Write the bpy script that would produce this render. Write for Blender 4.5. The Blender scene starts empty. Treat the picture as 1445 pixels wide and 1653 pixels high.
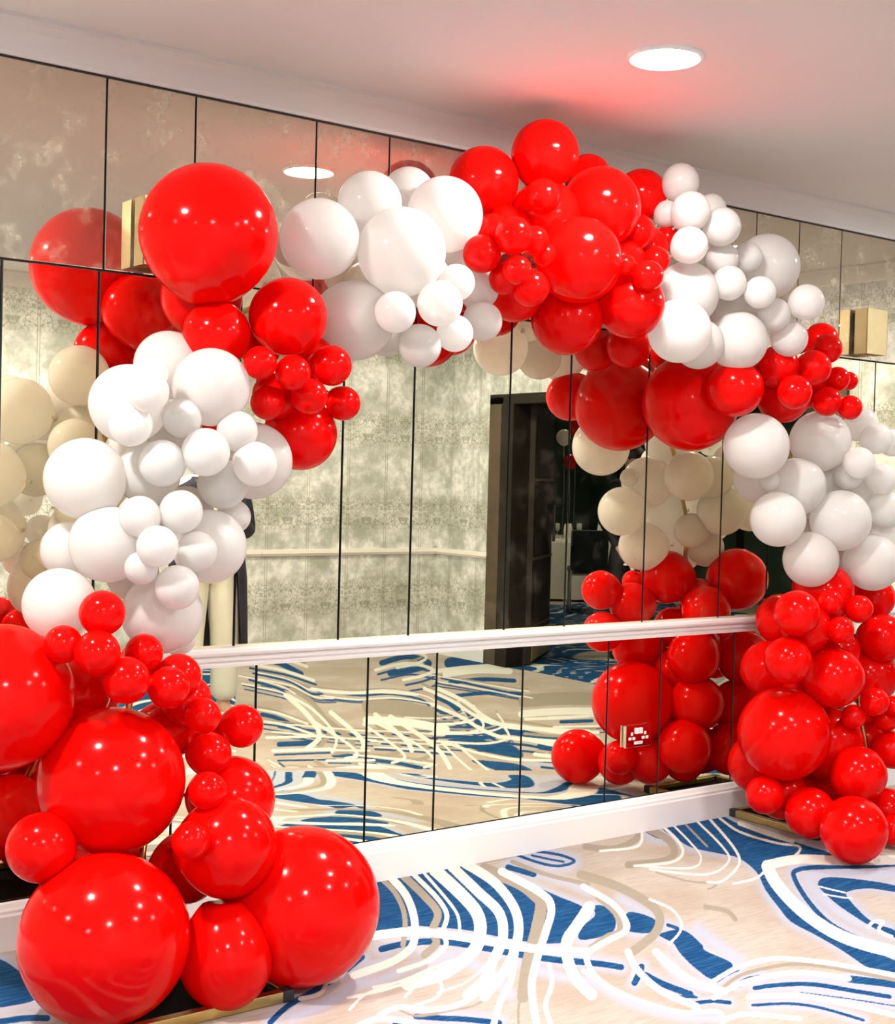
import bpy, bmesh, math, random
import numpy as np
from mathutils import Vector, Matrix

random.seed(7)
scn = bpy.context.scene
COL = scn.collection

# ------------------------------------------------------------------ camera
F, YAW, PITCH, ROLL, CD, CH = 2195.34, 0.6419, -0.0248, 0.0266, 4.0186, 1.45
W, HGT = 1445.0, 1653.0
fw = np.array([math.sin(YAW)*math.cos(PITCH), math.cos(YAW)*math.cos(PITCH), math.sin(PITCH)])
r0 = np.array([math.cos(YAW), -math.sin(YAW), 0.0]); u0 = np.cross(r0, fw)
rt = math.cos(ROLL)*r0 + math.sin(ROLL)*u0
up = -math.sin(ROLL)*r0 + math.cos(ROLL)*u0
CP = np.array([0.0, -CD, CH])
cam_d = bpy.data.cameras.new('camera'); cam = bpy.data.objects.new('camera', cam_d); COL.objects.link(cam)
cam_d.sensor_fit = 'HORIZONTAL'; cam_d.sensor_width = 36.0; cam_d.lens = 36.0*F/W
cam_d.clip_start = 0.05; cam_d.clip_end = 60
cam.matrix_world = Matrix(((rt[0], up[0], -fw[0], CP[0]), (rt[1], up[1], -fw[1], CP[1]), (rt[2], up[2], -fw[2], CP[2]), (0, 0, 0, 1)))
scn.camera = cam

# ------------------------------------------------------------------ world and exposure (closed interior)
wd = bpy.data.worlds.new('world'); scn.world = wd; wd.use_nodes = True
wd.node_tree.nodes['Background'].inputs[0].default_value = (0.9, 0.92, 1.0, 1)
wd.node_tree.nodes['Background'].inputs[1].default_value = 0.05
vs = scn.view_settings
vs.view_transform = 'Standard'; vs.look = 'None'; vs.gamma = 1.0; vs.use_curve_mapping = False
vs.exposure = 1.0
LAMP_STRENGTH = 205.0

# photo pixel -> ray -> point on a known surface
def ray(px, py): return fw + rt*(px-W/2)/F - up*(py-HGT/2)/F
def on_y(px, py, y):
    d = ray(px, py); return CP + d*(y+CD)/d[1]
def on_x(px, py, x):
    d = ray(px, py); return CP + d*x/d[0]
def on_z(px, py, z):
    d = ray(px, py); return CP + d*(z-CH)/d[2]
def flip(v): return np.array([v[0], -v[1], v[2]])
def depth(P): return float((np.asarray(P)-CP) @ fw)

# ------------------------------------------------------------------ helpers
def tag(o, label=None, cat=None, group=None, kind=None):
    if label: o['label'] = label
    if cat: o['category'] = cat
    if group: o['group'] = group
    if kind: o['kind'] = kind
    return o
def link(name, me, mat=None, parent=None):
    o = bpy.data.objects.new(name, me); COL.objects.link(o)
    if mat is not None and me is not None and len(me.materials) == 0: me.materials.append(mat)
    if parent is not None: o.parent = parent
    return o
def empty(name, loc=(0, 0, 0), rz=0.0):
    o = bpy.data.objects.new(name, None); COL.objects.link(o)
    o.empty_display_size = 0.05
    o.location = loc; o.rotation_euler = (0, 0, rz); return o
def mesh_from(name, bm, smooth=False):
    me = bpy.data.meshes.new(name); bm.normal_update(); bm.to_mesh(me); bm.free()
    if smooth:
        for p in me.polygons: p.use_smooth = True
    return me
def build(name, bm, mat, parent=None, smooth=False):
    return link(name, mesh_from(name, bm, smooth), mat, parent)
def bbox(bm, x0, x1, y0, y1, z0, z1, bev=0.0, rot=None, loc=(0, 0, 0)):
    t = bmesh.new()
    v = [t.verts.new((x, y, z)) for x in (x0, x1) for y in (y0, y1) for z in (z0, z1)]
    for f in ((0, 1, 3, 2), (4, 6, 7, 5), (0, 4, 5, 1), (2, 3, 7, 6), (0, 2, 6, 4), (1, 5, 7, 3)):
        t.faces.new([v[i] for i in f])
    if bev > 0:
        bmesh.ops.bevel(t, geom=list(t.edges), offset=bev, segments=2, affect='EDGES', profile=0.6)
    M = Matrix.Translation(loc)
    if rot is not None: M = M @ rot
    bmesh.ops.transform(t, matrix=M, verts=t.verts)
    bmesh.ops.recalc_face_normals(t, faces=t.faces)
    me = bpy.data.meshes.new('tmp'); t.to_mesh(me); t.free(); bm.from_mesh(me); bpy.data.meshes.remove(me)
def box(name, x0, x1, y0, y1, z0, z1, mat, parent=None, bev=0.0):
    bm = bmesh.new(); bbox(bm, x0, x1, y0, y1, z0, z1, bev); return build(name, bm, mat, parent)
def lathe(bm, prof, seg=32, M=None, caps=True):
    rings = []
    for r, z in prof:
        if r < 1e-6: rings.append([bm.verts.new((0, 0, z))])
        else: rings.append([bm.verts.new((r*math.cos(2*math.pi*i/seg), r*math.sin(2*math.pi*i/seg), z)) for i in range(seg)])
    for a, b in zip(rings, rings[1:]):
        for i in range(seg):
            j = (i+1) % seg
            if len(a) == 1 and len(b) == 1: continue
            if len(a) == 1: bm.faces.new((a[0], b[i], b[j]))
            elif len(b) == 1: bm.faces.new((a[j], a[i], b[0]))
            else: bm.faces.new((a[j], a[i], b[i], b[j]))
    if M is not None:
        bmesh.ops.transform(bm, matrix=M, verts=[v for r in rings for v in r])
    bmesh.ops.recalc_face_normals(bm, faces=bm.faces)
def tube(bm, pts, rad, seg=10, closed=False):
    P = [Vector(p) for p in pts]; n = len(P); rings = []
    rads = rad if isinstance(rad, (list, tuple)) else [rad]*n
    ref = None
    for i in range(n):
        a = P[(i-1) % n] if closed else P[max(i-1, 0)]; b = P[(i+1) % n] if closed else P[min(i+1, n-1)]
        d = (b-a).normalized()
        if ref is None:
            ref = Vector((0, 0, 1)) if abs(d.z) < 0.9 else Vector((1, 0, 0))
        s = d.cross(ref).normalized(); ref = s.cross(d).normalized()
        rings.append([bm.verts.new(P[i] + rads[i]*(math.cos(2*math.pi*k/seg)*s + math.sin(2*math.pi*k/seg)*ref)) for k in range(seg)])
    m = n if closed else n-1
    for i in range(m):
        a, b = rings[i], rings[(i+1) % n]
        for k in range(seg): bm.faces.new((a[k], a[(k+1) % seg], b[(k+1) % seg], b[k]))
    if not closed:
        bm.faces.new(list(reversed(rings[0]))); bm.faces.new(rings[-1])
    bmesh.ops.recalc_face_normals(bm, faces=bm.faces)
def extrude_profile(bm, prof, a, b, axis):
    """prof: closed list of (depth, z); runs from a to b along axis 'x' (depth=-y) or 'y' (depth=-x) via a mapping function"""
    A = [bm.verts.new(axis(a, d, z)) for d, z in prof]; B = [bm.verts.new(axis(b, d, z)) for d, z in prof]
    n = len(prof)
    for i in range(n): bm.faces.new((A[i], A[(i+1) % n], B[(i+1) % n], B[i]))
    bm.faces.new(list(reversed(A))); bm.faces.new(B)
    bmesh.ops.recalc_face_normals(bm, faces=bm.faces)

# ------------------------------------------------------------------ materials
def new_mat(name):
    m = bpy.data.materials.new(name); m.use_nodes = True
    nt = m.node_tree; nt.nodes.clear()
    out = nt.nodes.new('ShaderNodeOutputMaterial'); b = nt.nodes.new('ShaderNodeBsdfPrincipled')
    nt.links.new(b.outputs[0], out.inputs[0]); return m, nt, b, out
def N(nt, t, **kw):
    n = nt.nodes.new(t)
    for k, v in kw.items(): setattr(n, k, v)
    return n
def mixc(nt, fac, a, b, mode='MIX'):
    n = N(nt, 'ShaderNodeMix', data_type='RGBA', blend_type=mode)
    for sock, v in ((n.inputs[0], fac), (n.inputs[6], a), (n.inputs[7], b)):
        if hasattr(v, 'is_linked'): nt.links.new(v, sock)
        elif isinstance(v, (int, float)): sock.default_value = v
        else: sock.default_value = (*v, 1)
    return n.outputs[2]
def math_(nt, op, a, b=None, c=None, clamp=False):
    n = N(nt, 'ShaderNodeMath', operation=op); n.use_clamp = clamp
    for i, v in enumerate((a, b, c)):
        if v is None: continue
        if hasattr(v, 'is_linked'): nt.links.new(v, n.inputs[i])
        else: n.inputs[i].default_value = v
    return n.outputs[0]
def ramp(nt, v, lo, hi, a=0.0, b=1.0):
    n = N(nt, 'ShaderNodeMapRange', interpolation_type='SMOOTHSTEP')
    nt.links.new(v, n.inputs[0]); n.inputs[1].default_value = lo; n.inputs[2].default_value = hi
    n.inputs[3].default_value = a; n.inputs[4].default_value = b; return n.outputs[0]
def noise(nt, vec, scale, detail=4, rough=0.55):
    n = N(nt, 'ShaderNodeTexNoise'); n.inputs['Scale'].default_value = scale
    n.inputs['Detail'].default_value = detail; n.inputs['Roughness'].default_value = rough
    if vec is not None: nt.links.new(vec, n.inputs['Vector'])
    return n.outputs[0]
def mapping(nt, vec, scale=(1, 1, 1), rot=(0, 0, 0)):
    n = N(nt, 'ShaderNodeMapping'); nt.links.new(vec, n.inputs[0])
    n.inputs['Scale'].default_value = scale; n.inputs['Rotation'].default_value = rot; return n.outputs[0]
def bump(nt, b, h, strength=0.2, dist=0.01):
    n = N(nt, 'ShaderNodeBump'); n.inputs['Strength'].default_value = strength; n.inputs['Distance'].default_value = dist
    nt.links.new(h, n.inputs['Height']); nt.links.new(n.outputs[0], b.inputs['Normal'])
def geo_pos(nt): return N(nt, 'ShaderNodeNewGeometry').outputs['Position']
def objco(nt): return N(nt, 'ShaderNodeTexCoord').outputs['Object']

def plain(name, col, rough=0.5, metal=0.0, var=0.08, scale=12.0, bstr=0.0, spec=0.5, coat=0.0):
    m, nt, b, out = new_mat(name)
    co = objco(nt); n = noise(nt, co, scale)
    dark = tuple(max(0, c*(1-var)) for c in col); lite = tuple(min(1, c*(1+var)) for c in col)
    nt.links.new(mixc(nt, n, dark, lite), b.inputs['Base Color'])
    b.inputs['Roughness'].default_value = rough; b.inputs['Metallic'].default_value = metal
    b.inputs['Specular IOR Level'].default_value = spec; b.inputs['Coat Weight'].default_value = coat
    if bstr: bump(nt, b, noise(nt, co, scale*8), bstr, 0.002)
    return m

def latex(name, col, tip, transl, spec):
    """stretched latex: glossy, a little light passes through, rubber thicker at the tip and the neck"""
    m, nt, b, out = new_mat(name)
    co = objco(nt); sep = N(nt, 'ShaderNodeSeparateXYZ'); nt.links.new(co, sep.inputs[0])
    zz = math_(nt, 'ABSOLUTE', sep.outputs[2])
    f = ramp(nt, zz, 0.985, 1.12, 0.0, 0.8)
    var = noise(nt, co, 1.6, 2)
    base = mixc(nt, ramp(nt, var, 0.3, 0.75, 0.0, 0.35), col, tuple(c*0.93 for c in col))
    colr = mixc(nt, f, base, tip)
    nt.links.new(colr, b.inputs['Base Color'])
    b.inputs['Roughness'].default_value = 0.13; b.inputs['Specular IOR Level'].default_value = spec
    t = N(nt, 'ShaderNodeBsdfTranslucent'); nt.links.new(colr, t.inputs[0])
    mx = N(nt, 'ShaderNodeMixShader'); mx.inputs[0].default_value = transl
    nt.links.new(b.outputs[0], mx.inputs[1]); nt.links.new(t.outputs[0], mx.inputs[2]); nt.links.new(mx.outputs[0], out.inputs[0])
    return m
M_RED = latex('red_latex', (0.84, 0.0025, 0.0015), (0.40, 0.0, 0.0), 0.24, 0.17)
M_WHITE = latex('white_latex', (0.83, 0.81, 0.79), (0.85, 0.80, 0.72), 0.52, 0.3)

M_PAINT = plain('white_ceiling_paint', (0.70, 0.665, 0.65), 0.85, var=0.015, scale=3)
M_TRIM = plain('white_gloss_trim', (0.86, 0.845, 0.83), 0.35, var=0.02, scale=5)
M_BRASS = plain('brushed_brass', (0.62, 0.47, 0.18), 0.32, 1.0, var=0.12, scale=30)
M_BRASS2 = plain('pale_brass_plate', (0.80, 0.66, 0.36), 0.38, 0.85, var=0.08, scale=20)
M_DARK = plain('black_backing', (0.012, 0.011, 0.010), 0.7)
M_BLACKP = plain('black_plastic', (0.02, 0.02, 0.022), 0.4)
M_MATTE = plain('matte_black_steel', (0.010, 0.009, 0.009), 0.95, spec=0.05)
M_CHROME = plain('polished_plate', (0.85, 0.80, 0.74), 0.06, 1.0, var=0.02)
M_WPLAST = plain('white_plastic', (0.85, 0.84, 0.82), 0.35, var=0.02)
M_GREYP = plain('grey_print', (0.25, 0.25, 0.25), 0.6)
M_WOOD = plain('dark_door_wood', (0.016, 0.012, 0.009), 0.55, var=0.35, scale=9, spec=0.2)
M_WOOD2 = plain('brown_frame_wood', (0.085, 0.066, 0.042), 0.5, var=0.35, scale=9, spec=0.25)
M_KICK = plain('worn_bronze_kick_plate', (0.42, 0.33, 0.17), 0.4, 0.6, var=0.25, scale=6)
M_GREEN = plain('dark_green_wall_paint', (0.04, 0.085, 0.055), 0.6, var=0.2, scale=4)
M_CLOTH = plain('white_linen', (0.82, 0.82, 0.78), 0.85, var=0.04, scale=20)
M_NAVY = plain('dark_chair_fabric', (0.018, 0.028, 0.034), 0.8, var=0.2, scale=20)
M_PALEMETAL = plain('pale_gold_chair_frame', (0.72, 0.68, 0.50), 0.35, 0.4)
M_GLASSD = plain('green_bottle_glass', (0.03, 0.06, 0.035), 0.08)
M_GOLDL = plain('gold_leaf_ornament', (0.85, 0.72, 0.38), 0.35, 0.7)
M_SILK = plain('cream_silk_petals', (0.86, 0.80, 0.70), 0.6, var=0.06, scale=30)
M_COPPER = plain('copper_foil', (0.62, 0.26, 0.12), 0.3, 0.7)

def emit(name, col, s):
    m = bpy.data.materials.new(name); m.use_nodes = True; nt = m.node_tree; nt.nodes.clear()
    o = nt.nodes.new('ShaderNodeOutputMaterial'); e = nt.nodes.new('ShaderNodeEmission')
    e.inputs[0].default_value = (*col, 1); e.inputs[1].default_value = s; nt.links.new(e.outputs[0], o.inputs[0]); return m

# antiqued mirror: silvering with a warm green-gold cast and cloudy foxing that is strongest in the top row
def mirror_mat(name, tint, fox, base=0.0):
    m, nt, b, out = new_mat(name)
    p = geo_pos(nt)
    b.inputs['Base Color'].default_value = (*tint, 1); b.inputs['Metallic'].default_value = 1.0; b.inputs['Roughness'].default_value = 0.0
    n1 = noise(nt, p, 9.0, 3, 0.5); n2 = noise(nt, p, 30.0, 4, 0.6); n3 = noise(nt, p, 2.2, 3)
    cloud = ramp(nt, math_(nt, 'ADD', math_(nt, 'MULTIPLY', n1, 0.7), math_(nt, 'MULTIPLY', n2, 0.3)), 0.50, 0.68, 0.0, 1.0)
    veil = math_(nt, 'ADD', math_(nt, 'MULTIPLY', cloud, fox), math_(nt, 'MULTIPLY', ramp(nt, n3, 0.4, 0.75), fox*0.3))
    veil = math_(nt, 'ADD', veil, fox*base)
    d = N(nt, 'ShaderNodeBsdfDiffuse'); d.inputs[0].default_value = (0.62, 0.56, 0.42, 1)
    mx = N(nt, 'ShaderNodeMixShader'); nt.links.new(veil, mx.inputs[0]); nt.links.new(b.outputs[0], mx.inputs[1]); nt.links.new(d.outputs[0], mx.inputs[2])
    # small black specks where the silver is gone
    sp = ramp(nt, noise(nt, p, 19.0, 2, 0.4), 0.735, 0.76, 0.0, min(1.0, fox*2.0))
    dk = N(nt, 'ShaderNodeBsdfDiffuse'); dk.inputs[0].default_value = (0.09, 0.07, 0.045, 1)
    m2 = N(nt, 'ShaderNodeMixShader'); nt.links.new(sp, m2.inputs[0]); nt.links.new(mx.outputs[0], m2.inputs[1]); nt.links.new(dk.outputs[0], m2.inputs[2])
    nt.links.new(m2.outputs[0], out.inputs[0]); return m
M_MIR_TOP = mirror_mat('antiqued_mirror_heavy', (0.70, 0.62, 0.50), 0.32, 0.22)
M_MIR_MID = mirror_mat('antiqued_mirror_light', (0.95, 0.885, 0.655), 0.05)
M_MIR_LOW = mirror_mat('clean_mirror', (0.88, 0.87, 0.68), 0.0)

# damask wallpaper: mirrored scroll motif on a mottled ground
def wallpaper():
    m, nt, b, out = new_mat('mottled_damask_wallpaper')
    p = geo_pos(nt); s = N(nt, 'ShaderNodeSeparateXYZ'); nt.links.new(p, s.inputs[0])
    along = math_(nt, 'ADD', s.outputs[0], s.outputs[1])
    u = math_(nt, 'ABSOLUTE', math_(nt, 'SUBTRACT', math_(nt, 'FRACT', math_(nt, 'MULTIPLY', along, 1/0.36)), 0.5))
    v = math_(nt, 'FRACT', math_(nt, 'MULTIPLY', math_(nt, 'SUBTRACT', s.outputs[2], 0.16), 1/0.67))
    c = N(nt, 'ShaderNodeCombineXYZ'); nt.links.new(math_(nt, 'MULTIPLY', u, 1.0), c.inputs[0]); nt.links.new(math_(nt, 'MULTIPLY', v, 1.86), c.inputs[1])
    mn = noise(nt, c.outputs[0], 9.0, 2, 0.45)
    line = ramp(nt, math_(nt, 'ABSOLUTE', math_(nt, 'SUBTRACT', mn, 0.5)), 0.0, 0.05, 1.0, 0.0)
    vb = math_(nt, 'ABSOLUTE', math_(nt, 'SUBTRACT', v, 0.5))
    zone = ramp(nt, vb, 0.14, 0.26, 1.0, 0.0)
    line = math_(nt, 'MULTIPLY', line, zone)
    strip = ramp(nt, math_(nt, 'ABSOLUTE', math_(nt, 'SUBTRACT', u, 0.475)), 0.0, 0.016, 0.75, 0.0)
    g1 = noise(nt, p, 5.0, 5, 0.62); g2 = noise(nt, p, 17.0, 4, 0.6)
    ground = mixc(nt, ramp(nt, g1, 0.33, 0.68), (0.38, 0.41, 0.40), (0.84, 0.88, 0.92))
    ground = mixc(nt, ramp(nt, g2, 0.42, 0.66, 0.0, 0.45), ground, (0.38, 0.38, 0.31))
    ground = mixc(nt, math_(nt, 'MULTIPLY', zone, 0.22), ground, (0.40, 0.40, 0.32))
    ground = mixc(nt, math_(nt, 'MULTIPLY', line, 0.75), ground, (0.20, 0.21, 0.16))
    ground = mixc(nt, strip, ground, (0.27, 0.26, 0.19))
    nt.links.new(ground, b.inputs['Base Color']); b.inputs['Roughness'].default_value = 0.6
    bump(nt, b, math_(nt, 'ADD', line, math_(nt, 'MULTIPLY', g2, 0.5)), 0.3, 0.006)
    return m
M_PAPER = wallpaper()

# woven carpet: the drawn ribbons reach the shader as distance fields on the floor's vertices; the nodes cut, colour and fray them
def carpet():
    m, nt, b, out = new_mat('swirl_carpet')
    p = geo_pos(nt)
    fray = math_(nt, 'MULTIPLY', math_(nt, 'SUBTRACT', noise(nt, mapping(nt, p, (30, 150, 1), (0, 0, 0.45)), 1.0, 2), 0.5), 2.2)
    def fld(nm, soft=0.7):
        a = N(nt, 'ShaderNodeAttribute', attribute_name=nm)
        return ramp(nt, math_(nt, 'ADD', a.outputs['Fac'], fray), -soft, soft, 1.0, 0.0)
    streak = noise(nt, mapping(nt, p, (9, 95, 1), (0, 0, 0.45)), 1.0, 4, 0.7)
    fine = noise(nt, mapping(nt, p, (60, 400, 1), (0, 0, 0.45)), 1.0, 2)
    big = noise(nt, p, 2.3, 3)
    base = mixc(nt, ramp(nt, big, 0.35, 0.65), (0.40, 0.325, 0.27), (0.46, 0.405, 0.36))
    base = mixc(nt, ramp(nt, streak, 0.42, 0.72, 0.0, 0.55), base, (0.31, 0.245, 0.195))
    lav = mixc(nt, streak, (0.33, 0.36, 0.48), (0.46, 0.465, 0.525))
    blue = mixc(nt, ramp(nt, streak, 0.40, 0.72), (0.004, 0.046, 0.145), (0.024, 0.11, 0.24))
    blue = mixc(nt, ramp(nt, streak, 0.66, 0.80, 0.0, 0.7), blue, (0.26, 0.34, 0.46))
    taupe = mixc(nt, streak, (0.265, 0.22, 0.175), (0.34, 0.295, 0.24))
    white = mixc(nt, streak, (0.63, 0.61, 0.55), (0.69, 0.68, 0.635))
    c = mixc(nt, fld('sd_lavender', 9.0), base, lav)
    c = mixc(nt, fld('sd_blue'), c, blue)
    c = mixc(nt, fld('sd_taupe'), c, taupe)
    c = mixc(nt, fld('sd_white'), c, white)
    nt.links.new(c, b.inputs['Base Color']); b.inputs['Roughness'].default_value = 0.95; b.inputs['Specular IOR Level'].default_value = 0.1
    bump(nt, b, fine, 0.35, 0.004)
    return m
M_CARPET = carpet()

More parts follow.
